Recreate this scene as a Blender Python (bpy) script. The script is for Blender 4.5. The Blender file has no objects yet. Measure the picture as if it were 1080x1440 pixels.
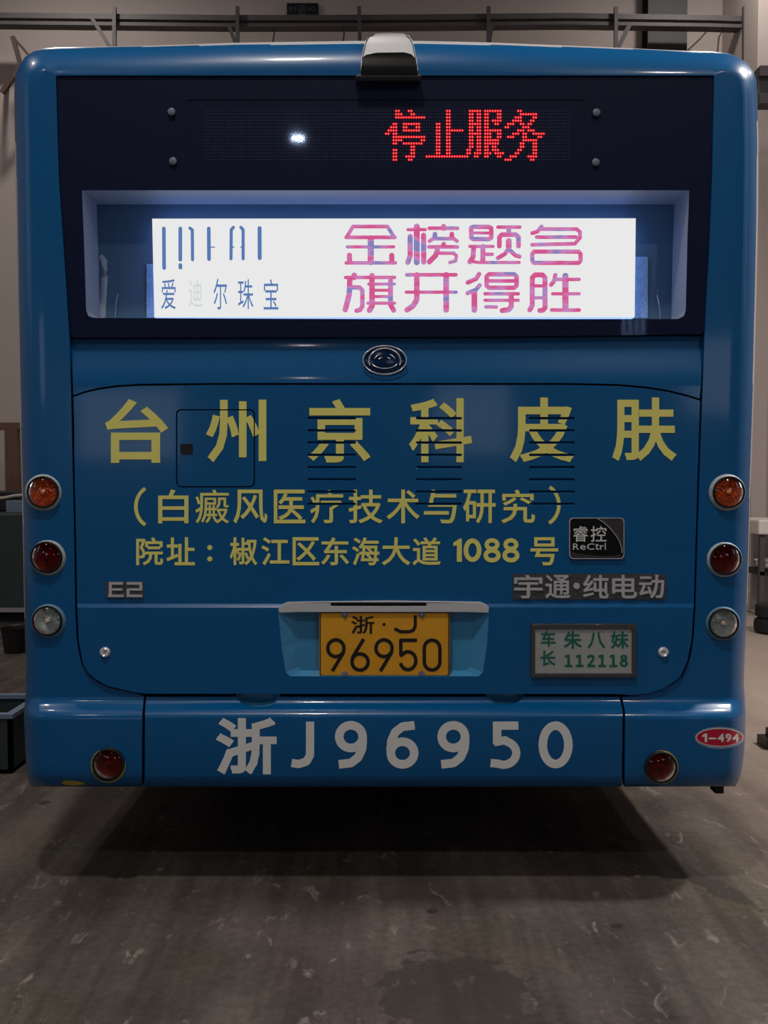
import bpy, bmesh, math, random
from math import sin, cos, pi, radians, sqrt
import numpy as np
from mathutils import Vector, Matrix
from mathutils.geometry import delaunay_2d_cdt
random.seed(7)
SC = bpy.context.scene
COL = SC.collection

# ------------------------------------------------------------------ camera
FPX, PITCH, CH, D = 1250.0, radians(2.06), 1.39, 3.0
cam = bpy.data.cameras.new('camera')
cam.sensor_fit = 'VERTICAL'; cam.sensor_height = 36.0; cam.lens = FPX / 1440 * 36
cam.clip_start = 0.05; cam.clip_end = 200
cam_ob = bpy.data.objects.new('camera', cam); COL.objects.link(cam_ob)
cam_ob.location = (0, 0, CH); cam_ob.rotation_euler = (pi / 2 - PITCH, 0, 0)
SC.camera = cam_ob

# ------------------------------------------------------------------ world, exposure
w = bpy.data.worlds.new('world'); SC.world = w; w.use_nodes = True
w.node_tree.nodes['Background'].inputs[0].default_value = (0.5, 0.6, 0.8, 1)
w.node_tree.nodes['Background'].inputs[1].default_value = 0.05
vs = SC.view_settings
vs.view_transform = 'Standard'; vs.look = 'None'; vs.gamma = 1; vs.use_curve_mapping = False
vs.exposure = 0.15

# positions and powers of the hall lamps: x, y, z, watts
LAMPS = [(-1.55, -10.2, 7.55, 30), (3.6, -4.2, 8.6, 120), (-0.9, 0.3, 8.6, 215), (-4.5, -4.2, 8.6, 40),
         (3.9, 3.4, 5.4, 230), (4.2, 10.4, 8.6, 60), (-4.2, 10.2, 8.6, 70), (8.0, 8.0, 8.6, 70), (-5.5, 3.4, 8.6, 75)]  # lamps flanking the bus are added to brighten the floor and its edges
LAMP_COL = (1.0, 0.93, 0.86)


def P(px, py, Y=D):
    u, v = (px - 540) / FPX, (720 - py) / FPX
    t = Y / (v * sin(PITCH) + cos(PITCH))
    return Vector((t * u, Y, CH + t * (v * cos(PITCH) - sin(PITCH))))


def PF(px, py):
    """point of the floor seen at a pixel"""
    u, v = (px - 540) / FPX, (720 - py) / FPX
    dz = v * cos(PITCH) - sin(PITCH)
    t = -CH / dz
    return Vector((t * u, t * (v * sin(PITCH) + cos(PITCH)), 0))


# ------------------------------------------------------------------ materials
def srgb(r, g, b):
    f = lambda c: (c / 255 / 12.92) if c / 255 <= 0.04045 else ((c / 255 + 0.055) / 1.055) ** 2.4
    return (f(r), f(g), f(b), 1)


def mat(name, col, rough=0.5, metal=0.0, var=0.12, scale=12.0, bump=0.0, bscale=None, coat=0.0, spec=0.5, stretch=(1, 1, 1)):
    m = bpy.data.materials.new(name); m.use_nodes = True
    nt = m.node_tree; N = nt.nodes; L = nt.links
    b = N['Principled BSDF']
    b.inputs['Roughness'].default_value = rough; b.inputs['Metallic'].default_value = metal
    b.inputs['Coat Weight'].default_value = coat; b.inputs['Coat Roughness'].default_value = 0.08
    b.inputs['Specular IOR Level'].default_value = spec
    tc = N.new('ShaderNodeTexCoord'); mp = N.new('ShaderNodeMapping'); mp.inputs['Scale'].default_value = stretch
    L.new(tc.outputs['Object'], mp.inputs[0])
    nz = N.new('ShaderNodeTexNoise'); nz.inputs['Scale'].default_value = scale; nz.inputs['Detail'].default_value = 5
    L.new(mp.outputs[0], nz.inputs['Vector'])
    cr = N.new('ShaderNodeMix'); cr.data_type = 'RGBA'
    cr.inputs[6].default_value = tuple(c * (1 - var) for c in col[:3]) + (1,)
    cr.inputs[7].default_value = tuple(min(1, c * (1 + var)) for c in col[:3]) + (1,)
    L.new(nz.outputs['Fac'], cr.inputs[0]); L.new(cr.outputs[2], b.inputs['Base Color'])
    if bump:
        n2 = N.new('ShaderNodeTexNoise'); n2.inputs['Scale'].default_value = bscale or scale * 4; n2.inputs['Detail'].default_value = 3
        L.new(mp.outputs[0], n2.inputs['Vector'])
        bp = N.new('ShaderNodeBump'); bp.inputs['Strength'].default_value = bump; bp.inputs['Distance'].default_value = 0.01
        L.new(n2.outputs['Fac'], bp.inputs['Height']); L.new(bp.outputs[0], b.inputs['Normal'])
    return m


def emis(name, col, s, grid=None, mix=None):
    m = bpy.data.materials.new(name); m.use_nodes = True
    nt = m.node_tree; N = nt.nodes; L = nt.links
    for n in list(N):
        if n.type == 'BSDF_PRINCIPLED': N.remove(n)
    e = N.new('ShaderNodeEmission'); e.inputs[0].default_value = col; e.inputs[1].default_value = s
    L.new(e.outputs[0], N['Material Output'].inputs[0])
    tc = N.new('ShaderNodeTexCoord')
    if mix:     # two lit colours beating against each other in bands and patches
        nz = N.new('ShaderNodeTexNoise'); nz.inputs['Scale'].default_value = 1; nz.inputs['Detail'].default_value = 1
        mp = N.new('ShaderNodeMapping'); mp.inputs['Scale'].default_value = (14, 1, 34)
        L.new(tc.outputs['Object'], mp.inputs[0]); L.new(mp.outputs[0], nz.inputs['Vector'])
        rp = N.new('ShaderNodeValToRGB'); rp.color_ramp.elements[0].position = 0.40; rp.color_ramp.elements[1].position = 0.66
        rp.color_ramp.elements[0].color = col; rp.color_ramp.elements[1].color = mix[-1]
        for i, c in enumerate(mix[:-1]):
            el = rp.color_ramp.elements.new(0.40 + 0.26 * (i + 1) / len(mix)); el.color = c
        L.new(nz.outputs['Fac'], rp.inputs[0]); src = rp.outputs[0]
        L.new(src, e.inputs[0])
    if grid:    # the diode raster of the panel
        prod = None
        for ax in (0, 2):
            sp = N.new('ShaderNodeSeparateXYZ'); L.new(tc.outputs['Object'], sp.inputs[0])
            mu = N.new('ShaderNodeMath'); mu.operation = 'MULTIPLY'; mu.inputs[1].default_value = 2 * pi / grid[0]
            L.new(sp.outputs[ax], mu.inputs[0])
            si = N.new('ShaderNodeMath'); si.operation = 'SINE'; L.new(mu.outputs[0], si.inputs[0])
            ma = N.new('ShaderNodeMath'); ma.operation = 'MULTIPLY_ADD'; ma.inputs[1].default_value = grid[1]; ma.inputs[2].default_value = 1 - grid[1]
            L.new(si.outputs[0], ma.inputs[0])
            if prod is None: prod = ma
            else:
                q = N.new('ShaderNodeMath'); q.operation = 'MULTIPLY'; L.new(prod.outputs[0], q.inputs[0]); L.new(ma.outputs[0], q.inputs[1]); prod = q
        q = N.new('ShaderNodeMath'); q.operation = 'MULTIPLY'; q.inputs[1].default_value = s; L.new(prod.outputs[0], q.inputs[0])
        L.new(q.outputs[0], e.inputs[1])
    return m


def glassy(name, tint, rough=0.03, ior=1.45, gl=(1, 1, 1, 1)):
    """thin clear sheet: Fresnel reflection over tinted transparency"""
    m = bpy.data.materials.new(name); m.use_nodes = True
    nt = m.node_tree; N = nt.nodes; L = nt.links
    for n in list(N):
        if n.type == 'BSDF_PRINCIPLED': N.remove(n)
    fr = N.new('ShaderNodeFresnel'); fr.inputs[0].default_value = ior
    tr = N.new('ShaderNodeBsdfTransparent'); tr.inputs[0].default_value = tint
    go = N.new('ShaderNodeBsdfGlossy'); go.inputs['Roughness'].default_value = rough; go.inputs[0].default_value = gl
    mx = N.new('ShaderNodeMixShader')
    nz = N.new('ShaderNodeTexNoise'); nz.inputs['Scale'].default_value = 3.0
    bp = N.new('ShaderNodeBump'); bp.inputs['Strength'].default_value = 0.02; bp.inputs['Distance'].default_value = 0.01
    L.new(nz.outputs[0], bp.inputs['Height']); L.new(bp.outputs[0], go.inputs['Normal'])
    L.new(fr.outputs[0], mx.inputs[0]); L.new(tr.outputs[0], mx.inputs[1]); L.new(go.outputs[0], mx.inputs[2])
    L.new(mx.outputs[0], N['Material Output'].inputs[0])
    return m


M = {}
M['blue'] = mat('blue_vinyl_wrap', srgb(0, 86, 142), 0.34, 0, 0.05, 3, bump=0.02, bscale=9, coat=0.35, spec=0.3)
M['white_paint'] = mat('white_paint', srgb(196, 196, 200), 0.3, 0, 0.04, 5)
M['film'] = mat('pale_blue_bare_film', srgb(62, 138, 184), 0.32, 0, 0.25, 9, bump=0.25, bscale=14, stretch=(1, 1, 0.5))
M['gap'] = mat('black_gap_rubber', srgb(10, 12, 16), 0.7)
M['frit'] = mat('black_ceramic_border', srgb(6, 18, 54), 0.5, 0, 0.05, spec=0.2)
M['glass'] = glassy('window_glass', (0.93, 0.94, 0.95, 1), gl=(0.42, 0.60, 1.0, 1))
M['tint'] = glassy('tinted_glass', (0.7, 0.72, 0.78, 1))
M['board'] = mat('led_board_black', srgb(6, 18, 54), 0.5, 0, 0.05, spec=0.2)
M['led_off'] = mat('unlit_diode', srgb(96, 112, 140), 0.4)
M['led_glow'] = emis('lit_red_diode', (0.80, 0.0, 0.012, 1), 1.0)  # wide deep-red disc carries the bloom round each lit diode
M['led_core'] = emis('red_diode_chip', (1.0, 0.16, 0.13, 1), 1.3)
M['yellow'] = mat('yellow_vinyl_letters', srgb(238, 232, 126), 0.42, 0, 0.06, 6)
M['pale'] = mat('white_vinyl_letters', srgb(222, 224, 222), 0.45, 0, 0.06, 8)
M['chrome'] = mat('chrome', srgb(235, 235, 240), 0.2, 0.5, 0.05, 20)
M['dim_chrome'] = mat('dull_chrome', srgb(96, 96, 98), 0.3, 0.7, 0.3, 60, bump=0.2, bscale=120)
M['trim'] = mat('grey_window_trim', srgb(166, 174, 184), 0.5, 0, 0.06)
M['interior'] = mat('dark_interior', srgb(84, 118, 146), 0.7, 0, 0.25, 4)
M['screen'] = emis('white_led_screen', srgb(233, 233, 231), 1.02, grid=(0.0072, 0.012))
M['screen_edge'] = emis('blue_edge_glow', (0.30, 0.45, 1.0, 1), 1.5)
M['screen_red'] = emis('pink_led_text', srgb(222, 92, 150), 1.0, grid=(0.0072, 0.07),
                       mix=[srgb(222, 118, 178), srgb(208, 140, 200), srgb(140, 136, 196)])
M['screen_blue'] = emis('blue_led_text', srgb(92, 126, 186), 1.0, grid=(0.0072, 0.05))
M['screen_faint'] = emis('faint_led_text', srgb(206, 214, 218), 1.0)
M['plate'] = mat('yellow_plate', srgb(222, 158, 32), 0.45, 0, 0.10, 16)
M['plate_ink'] = mat('black_plate_ink', srgb(20, 12, 14), 0.5)
M['sign_white'] = mat('grey_white_sign', srgb(160, 164, 164), 0.5)
M['green_ink'] = mat('green_ink', srgb(10, 100, 78), 0.5)
M['badge_black'] = mat('badge_black', srgb(14, 16, 18), 0.2)
M['blue_black'] = mat('dark_blue_emblem', srgb(10, 40, 76), 0.15)
M['badge_grey'] = mat('badge_grey', srgb(92, 88, 92), 0.25, 0.7, 0.1)
M['bezel'] = mat('grey_sealant', srgb(168, 176, 180), 0.5, 0, 0.2, 40, bump=0.3)
M['bezel_blue'] = mat('blue_grey_sealant', srgb(92, 134, 160), 0.5, 0, 0.2, 40, bump=0.3)
M['bezel_yellow'] = mat('yellowed_sealant', srgb(196, 170, 60), 0.5, 0, 0.3, 30, bump=0.3)
M['housing'] = mat('dark_housing', srgb(22, 18, 20), 0.5)
M['amber'] = mat('amber_reflector', srgb(226, 128, 78), 0.22, 0.55, 0.55, 90, bump=0.9, bscale=150)
M['red'] = mat('dark_red_reflector', srgb(140, 34, 48), 0.3, 0.3, 0.3, 60, bump=0.3, bscale=150)
M['clear'] = mat('silver_reflector', srgb(200, 206, 206), 0.15, 0.75, 0.5, 90, bump=1.0, bscale=110)
M['lens_amber'] = glassy('amber_lens', (0.92, 0.66, 0.5, 1), 0.05)
M['lens_red'] = glassy('red_lens', (0.62, 0.12, 0.14, 1), 0.05)
M['lens_clear'] = glassy('clear_lens', (0.9, 0.93, 0.92, 1), 0.05)
M['bulb'] = mat('bulb_glass', srgb(225, 200, 170), 0.1)
M['sticker_red'] = mat('crimson_sticker', srgb(184, 14, 52), 0.4)
M['sticker_rim'] = mat('pale_sticker_edge', srgb(140, 152, 176), 0.5)
M['under'] = mat('underbody_black', srgb(22, 22, 24), 0.8)
M['rubber'] = mat('tyre_rubber', srgb(20, 20, 20), 0.8, bump=0.3)
M['steel'] = mat('grey_steel', srgb(78, 74, 76), 0.6, 0.1, 0.2, 6)
M['bolt'] = mat('grey_bolt', srgb(104, 112, 132), 0.5)
M['rust'] = mat('rusty_steel', srgb(74, 54, 50), 0.7, 0.0, 0.35, 8)
M['col'] = mat('dark_column_paint', srgb(56, 56, 58), 0.6, 0, 0.12)
M['cable'] = mat('grey_cable', srgb(70, 66, 66), 0.7)
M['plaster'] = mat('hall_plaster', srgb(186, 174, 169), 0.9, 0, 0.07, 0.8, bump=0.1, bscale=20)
M['back_plaster'] = mat('darkened_back_plaster', srgb(84, 84, 92), 0.9, 0, 0.15, 0.8)  # unseen wall darkened to keep its pale reflection off the bus
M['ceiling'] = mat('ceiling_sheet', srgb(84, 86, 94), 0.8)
M['wood'] = mat('brown_wood', srgb(104, 74, 62), 0.6, 0, 0.3, 10, stretch=(4, 4, .5))
M['dark_green'] = mat('dark_green_paint', srgb(40, 54, 54), 0.55, 0, 0.2)
M['pale_blue'] = mat('pale_blue_plastic', srgb(104, 122, 146), 0.5)
M['white_enamel'] = mat('white_enamel', srgb(214, 208, 202), 0.4, 0, 0.08)
M['grey_cab'] = mat('grey_cabinet', srgb(150, 146, 150), 0.5)
M['black_plastic'] = mat('black_plastic', srgb(18, 18, 20), 0.45)
M['beige'] = mat('beige_panel', srgb(190, 182, 172), 0.7)
M['acrylic'] = mat('scratched_acrylic', srgb(150, 186, 235), 0.3, 0, 0.3, 40, bump=0.5)
M['sign_dark'] = mat('dark_exit_sign', srgb(24, 22, 34), 0.4)
M['sign_ink'] = mat('dim_sign_ink', srgb(92, 96, 104), 0.5)
M['lampglass'] = emis('lamp_glass', LAMP_COL + (1,), 6.0)
M['daylight'] = emis('dusk_daylight_pane', (0.80, 0.86, 1.0, 1), 2.2)


# ------------------------------------------------------------------ object helpers
def thing(name, loc, label, cat, group=None):
    o = bpy.data.objects.new(name, None); COL.objects.link(o); o.location = loc
    o['label'] = label; o['category'] = cat
    if group: o['group'] = group
    return o


def world_loc(o):
    v = Vector(o.location)
    if o.parent: v = o.matrix_parent_inverse @ v; v = v + world_loc(o.parent) if False else world_loc(o.parent) + v
    return v


def mesh(name, verts, faces, mats, parent=None, smooth=False, idx=None, label=None, recalc=True):
    """verts are world coordinates"""
    me = bpy.data.meshes.new(name)
    me.from_pydata([tuple(v) for v in verts], [], faces)
    for m in (mats if isinstance(mats, (list, tuple)) else [mats]): me.materials.append(m)
    if idx: me.polygons.foreach_set('material_index', idx)
    if recalc:
        bm = bmesh.new(); bm.from_mesh(me)
        bmesh.ops.remove_doubles(bm, verts=bm.verts, dist=1e-6)
        bmesh.ops.recalc_face_normals(bm, faces=bm.faces); bm.to_mesh(me); bm.free()
    if smooth:
        me.polygons.foreach_set('use_smooth', [True] * len(me.polygons))
        try: me.set_sharp_from_angle(angle=radians(40))
        except Exception: pass
    o = bpy.data.objects.new(name, me); COL.objects.link(o)
    if parent is not None:
        o.parent = parent
        wl = Vector((0, 0, 0)); q = parent
        while q is not None:
            wl += Vector(q.location); q = q.parent
        me.transform(Matrix.Translation(-wl))
    if label: o['label'] = label
    return o


def tag(o, label, cat, group=None):
    o['label'] = label; o['category'] = cat
    if group: o['group'] = group
    return o


def struct(o):
    o['kind'] = 'structure'; return o


def box_vf(lo, hi):
    x0, y0, z0 = lo; x1, y1, z1 = hi
    v = [(x0, y0, z0), (x1, y0, z0), (x1, y1, z0), (x0, y1, z0), (x0, y0, z1), (x1, y0, z1), (x1, y1, z1), (x0, y1, z1)]
    f = [(0, 3, 2, 1), (4, 5, 6, 7), (0, 1, 5, 4), (1, 2, 6, 5), (2, 3, 7, 6), (3, 0, 4, 7)]
    return v, f


def join(parts):
    V, F = [], []
    for v, f in parts:
        b = len(V); V += list(v); F += [tuple(b + i for i in q) for q in f]
    return V, F


def box(name, lo, hi, m, parent=None, bev=0.0, label=None):
    o = mesh(name, *box_vf(lo, hi), m, parent, label=label)
    if bev:
        md = o.modifiers.new('bevel', 'BEVEL'); md.width = bev; md.segments = 2; md.limit_method = 'ANGLE'
    return o


def pbox(name, x0, y0, x1, y1, Y, dep, m, parent=None, bev=0.0, label=None):
    a, b = P(x0, y1, Y), P(x1, y0, Y)
    return box(name, (a.x, Y, a.z), (b.x, Y + dep, b.z), m, parent, bev, label)


def beam_vf(p0, p1, wx, wy, up=Vector((0, 1, 0))):
    p0, p1 = Vector(p0), Vector(p1); d = (p1 - p0).normalized()
    s = d.cross(up)
    if s.length < 1e-3: s = d.cross(Vector((1, 0, 0)))
    s.normalize(); t = s.cross(d).normalized()
    s *= wx / 2; t *= wy / 2
    v = [p0 - s - t, p0 + s - t, p0 + s + t, p0 - s + t, p1 - s - t, p1 + s - t, p1 + s + t, p1 - s + t]
    f = [(0, 3, 2, 1), (4, 5, 6, 7), (0, 1, 5, 4), (1, 2, 6, 5), (2, 3, 7, 6), (3, 0, 4, 7)]
    return v, f


def tube_vf(pts, r, n=10, cap=True):
    pts = [Vector(p) for p in pts]; V, F = [], []
    for i, p in enumerate(pts):
        d = (pts[min(i + 1, len(pts) - 1)] - pts[max(i - 1, 0)]).normalized()
        a = d.cross(Vector((0, 0, 1)))
        if a.length < 0.1: a = d.cross(Vector((0, 1, 0)))
        a.normalize(); b = d.cross(a)
        V += [p + r * (a * cos(2 * pi * k / n) + b * sin(2 * pi * k / n)) for k in range(n)]
    for i in range(len(pts) - 1):
        for k in range(n):
            F.append((i * n + k, i * n + (k + 1) % n, (i + 1) * n + (k + 1) % n, (i + 1) * n + k))
    if cap: F.append(tuple(range(n))); F.append(tuple((len(pts) - 1) * n + k for k in range(n)))
    return V, F


def lathe_vf(prof, c, axis='y', n=32, sx=1.0, sz=1.0):
    """prof: (radius, offset along the axis); about c. axis y: offset runs along +Y (away); axis z: up"""
    V, F = [], []
    c = Vector(c); m = len(prof)
    for k in range(n):
        a = 2 * pi * k / n
        for r, h in prof:
            V.append(c + (Vector((sx * r * cos(a), h, sz * r * sin(a))) if axis == 'y' else Vector((sx * r * cos(a), sz * r * sin(a), h))))
    for k in range(n):
        for j in range(m - 1):
            a, b = k * m + j, ((k + 1) % n) * m + j
            F.append((a, b, b + 1, a + 1))
    return V, F


# ------------------------------------------------------------------ 2D kernel: union of polygons minus others (pixel units, Y down)
def ccw(p):
    a = sum(p[i][0] * p[(i + 1) % len(p)][1] - p[(i + 1) % len(p)][0] * p[i][1] for i in range(len(p)))
    return p if a > 0 else p[::-1]


def cut(adds, subs=(), lines=()):
    V, E, F = [], [], []
    for p in list(adds) + list(subs):
        b = len(V); V += [Vector((q[0], q[1])) for q in ccw(list(p))]; F.append(list(range(b, b + len(p))))
    for a, c in lines:
        b = len(V); V += [Vector(a), Vector(c)]; E.append((b, b + 1))
    na = len(adds)
    for f in F: E += [(f[i], f[(i + 1) % len(f)]) for i in range(len(f))]
    ov, oe, of, _, _, src = delaunay_2d_cdt(V, E, [], 0, 1e-4)
    A = np.array([(v.x, v.y) for v in ov]); T = np.array([list(f) for f in of if len(f) == 3])
    c = A[T].mean(axis=1)
    q0, q1 = A[T[:, 1]] - A[T[:, 0]], A[T[:, 2]] - A[T[:, 0]]
    keep = np.abs(q0[:, 0] * q1[:, 1] - q0[:, 1] * q1[:, 0]) > 1e-7

    def inside(poly):       # even-odd test of every triangle's middle
        p = np.array([(q[0], q[1]) for q in poly]); r = np.roll(p, -1, axis=0)
        res = np.zeros(len(c), bool)
        near = (c[:, 0] >= p[:, 0].min()) & (c[:, 0] <= p[:, 0].max()) & (c[:, 1] >= p[:, 1].min()) & (c[:, 1] <= p[:, 1].max())
        if not near.any(): return res
        x, y = c[near, 0][:, None], c[near, 1][:, None]
        cr = (p[:, 1] > y) != (r[:, 1] > y)
        with np.errstate(divide='ignore', invalid='ignore'):
            xi = (r[:, 0] - p[:, 0]) * (y - p[:, 1]) / (r[:, 1] - p[:, 1]) + p[:, 0]
        res[near] = ((cr & (x < xi)).sum(axis=1) % 2) == 1
        return res
    ins = np.zeros(len(c), bool)
    for p in adds: ins |= inside(p)
    for p in subs: ins &= ~inside(p)
    tris = [tuple(int(i) for i in t) for t in T[ins & keep]]
    return [(v.x, v.y) for v in ov], tris


def slab(name, adds, subs, Yf, th, m, parent=None, lines=(), bev=0.0, smooth=False, label=None, sidemat=None):
    if not callable(Yf):
        y0 = Yf; Yf = lambda px, py: y0
    v2, tr = cut(adds, subs, lines)
    used = sorted({i for t in tr for i in t}); mp = {o: i for i, o in enumerate(used)}
    tr = [tuple(mp[i] for i in t) for t in tr]; v2 = [v2[i] for i in used]
    front = [P(x, y, Yf(x, y)) for x, y in v2]
    n = len(front)
    cnt = {}
    for t in tr:
        for k in range(3):
            e = (t[k], t[(k + 1) % 3]); key = tuple(sorted(e)); cnt.setdefault(key, []).append(e)
    V = front + [p + Vector((0, th, 0)) for p in front]
    F = list(tr); idx = [0] * len(tr)
    if th > 0:
        F += [tuple(n + i for i in t[::-1]) for t in tr]; idx += [0] * len(tr)
        for key, es in cnt.items():
            if len(es) == 1:
                a, b = es[0]; F.append((b, a, n + a, n + b)); idx.append(1 if sidemat else 0)
    else: V = front
    o = mesh(name, V, F, [m, sidemat] if sidemat else m, parent, smooth=smooth, idx=idx, label=label)
    if bev:
        md = o.modifiers.new('bevel', 'BEVEL'); md.width = bev; md.segments = 2; md.limit_method = 'ANGLE'; md.angle_limit = radians(50)
    return o


def disc(c, r, n=16, ry=None):
    return [(c[0] + r * cos(2 * pi * k / n), c[1] + (ry or r) * sin(2 * pi * k / n)) for k in range(n)]


def rect(x0, y0, x1, y1): return [(x0, y0), (x1, y0), (x1, y1), (x0, y1)]


def rrect(x0, y0, x1, y1, r, n=5):
    out = []
    for cx, cy, a0 in ((x1 - r, y0 + r, -90), (x1 - r, y1 - r, 0), (x0 + r, y1 - r, 90), (x0 + r, y0 + r, 180)):
        for k in range(n + 1):
            a = radians(a0 + 90 * k / n); out.append((cx + r * cos(a), cy + r * sin(a)))
    return out


def stroke(pts, wd, closed=False, cap='round'):
    out = []; n = len(pts); r = wd / 2
    segs = [(pts[i], pts[(i + 1) % n]) for i in range(n if closed else n - 1)]
    for (x0, y0), (x1, y1) in segs:
        l = math.hypot(x1 - x0, y1 - y0)
        if l < 1e-6: continue
        nx, ny = -(y1 - y0) / l * r, (x1 - x0) / l * r
        out.append([(x0 + nx, y0 + ny), (x1 + nx, y1 + ny), (x1 - nx, y1 - ny), (x0 - nx, y0 - ny)])
    for i, p in enumerate(pts):
        if closed or 0 < i < n - 1 or cap == 'round': out.append(disc(p, r, 12))
    return out


def arcpts(c, rx, ry, a0, a1, n=16):
    return [(c[0] + rx * cos(radians(a0 + (a1 - a0) * k / n)), c[1] + ry * sin(radians(a0 + (a1 - a0) * k / n))) for k in range(n + 1)]


_gc = {}


def glyph_tris(ch):
    """a character's outline from Blender's own built-in font, as 2D triangles (y down) and boundary edges"""
    if ch in _gc: return _gc[ch]
    c = bpy.data.curves.new('glyph', 'FONT'); c.body = ch; c.resolution_u = 3
    o = bpy.data.objects.new('glyph', c); COL.objects.link(o)
    dg = bpy.context.evaluated_depsgraph_get(); dg.update()
    me = bpy.data.meshes.new_from_object(o.evaluated_get(dg))
    vs_ = [(v.co.x, -v.co.y) for v in me.vertices]
    tr = []
    for p in me.polygons:
        q = list(p.vertices)
        for k in range(1, len(q) - 1): tr.append((q[0], q[k], q[k + 1]))
    bpy.data.objects.remove(o); bpy.data.curves.remove(c); bpy.data.meshes.remove(me)
    # merge by position to find the outline
    key = {}; rep = []
    for v in vs_: rep.append(key.setdefault((round(v[0], 5), round(v[1], 5)), len(key)))
    pos = [None] * len(key)
    for v, r in zip(vs_, rep): pos[r] = v
    tr = [tuple(rep[i] for i in t) for t in tr]; tr = [t for t in tr if len(set(t)) == 3]
    cnt = {}
    for t in tr:
        for k in range(3):
            e = tuple(sorted((t[k], t[(k + 1) % 3]))); cnt[e] = cnt.get(e, 0) + 1
    bd = [e for e, k in cnt.items() if k == 1]
    _gc[ch] = (pos, tr, bd)
    return _gc[ch]


def glyph(ch, x0, y0, x1, y1, bold=0.0):
    pos, tr, bd = glyph_tris(ch)
    polys = [[pos[i] for i in t] for t in tr]
    if bold:
        for a, b in bd:
            (ax, ay), (bx, by) = pos[a], pos[b]
            l = math.hypot(bx - ax, by - ay)
            if l < 1e-6: continue
            ux, uy = (bx - ax) / l, (by - ay) / l
            e = bold if l > 0.03 else 0.0
            nx, ny = -uy * bold, ux * bold
            ax -= ux * e; ay -= uy * e; bx += ux * e; by += uy * e
            polys.append([(ax + nx, ay + ny), (bx + nx, by + ny), (bx - nx, by - ny), (ax - nx, ay - ny)])
            if not e: polys.append(disc(pos[a], bold, 6))
    xs = [p[0] for q in polys for p in q]; ys = [p[1] for q in polys for p in q]
    sx = (x1 - x0) / (max(xs) - min(xs)); sy = (y1 - y0) / (max(ys) - min(ys))
    return [[(x0 + (p[0] - min(xs)) * sx, y0 + (p[1] - min(ys)) * sy) for p in q] for q in polys]


def interp(tab, v):
    tab = sorted(tab)
    if v <= tab[0][0]: return tab[0][1]
    for (a, x), (b, y) in zip(tab, tab[1:]):
        if v <= b: return x + (y - x) * (v - a) / (b - a)
    return tab[-1][1]


def smooth01(a, b, v):
    t = max(0, min(1, (v - a) / (b - a))); return t * t * (3 - 2 * t)


# =================================================================== THE HALL (structure)
XL, XR, YB, YF_, ZC = -9.5, 10.5, -13.0, 12.6, 9.5


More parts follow.
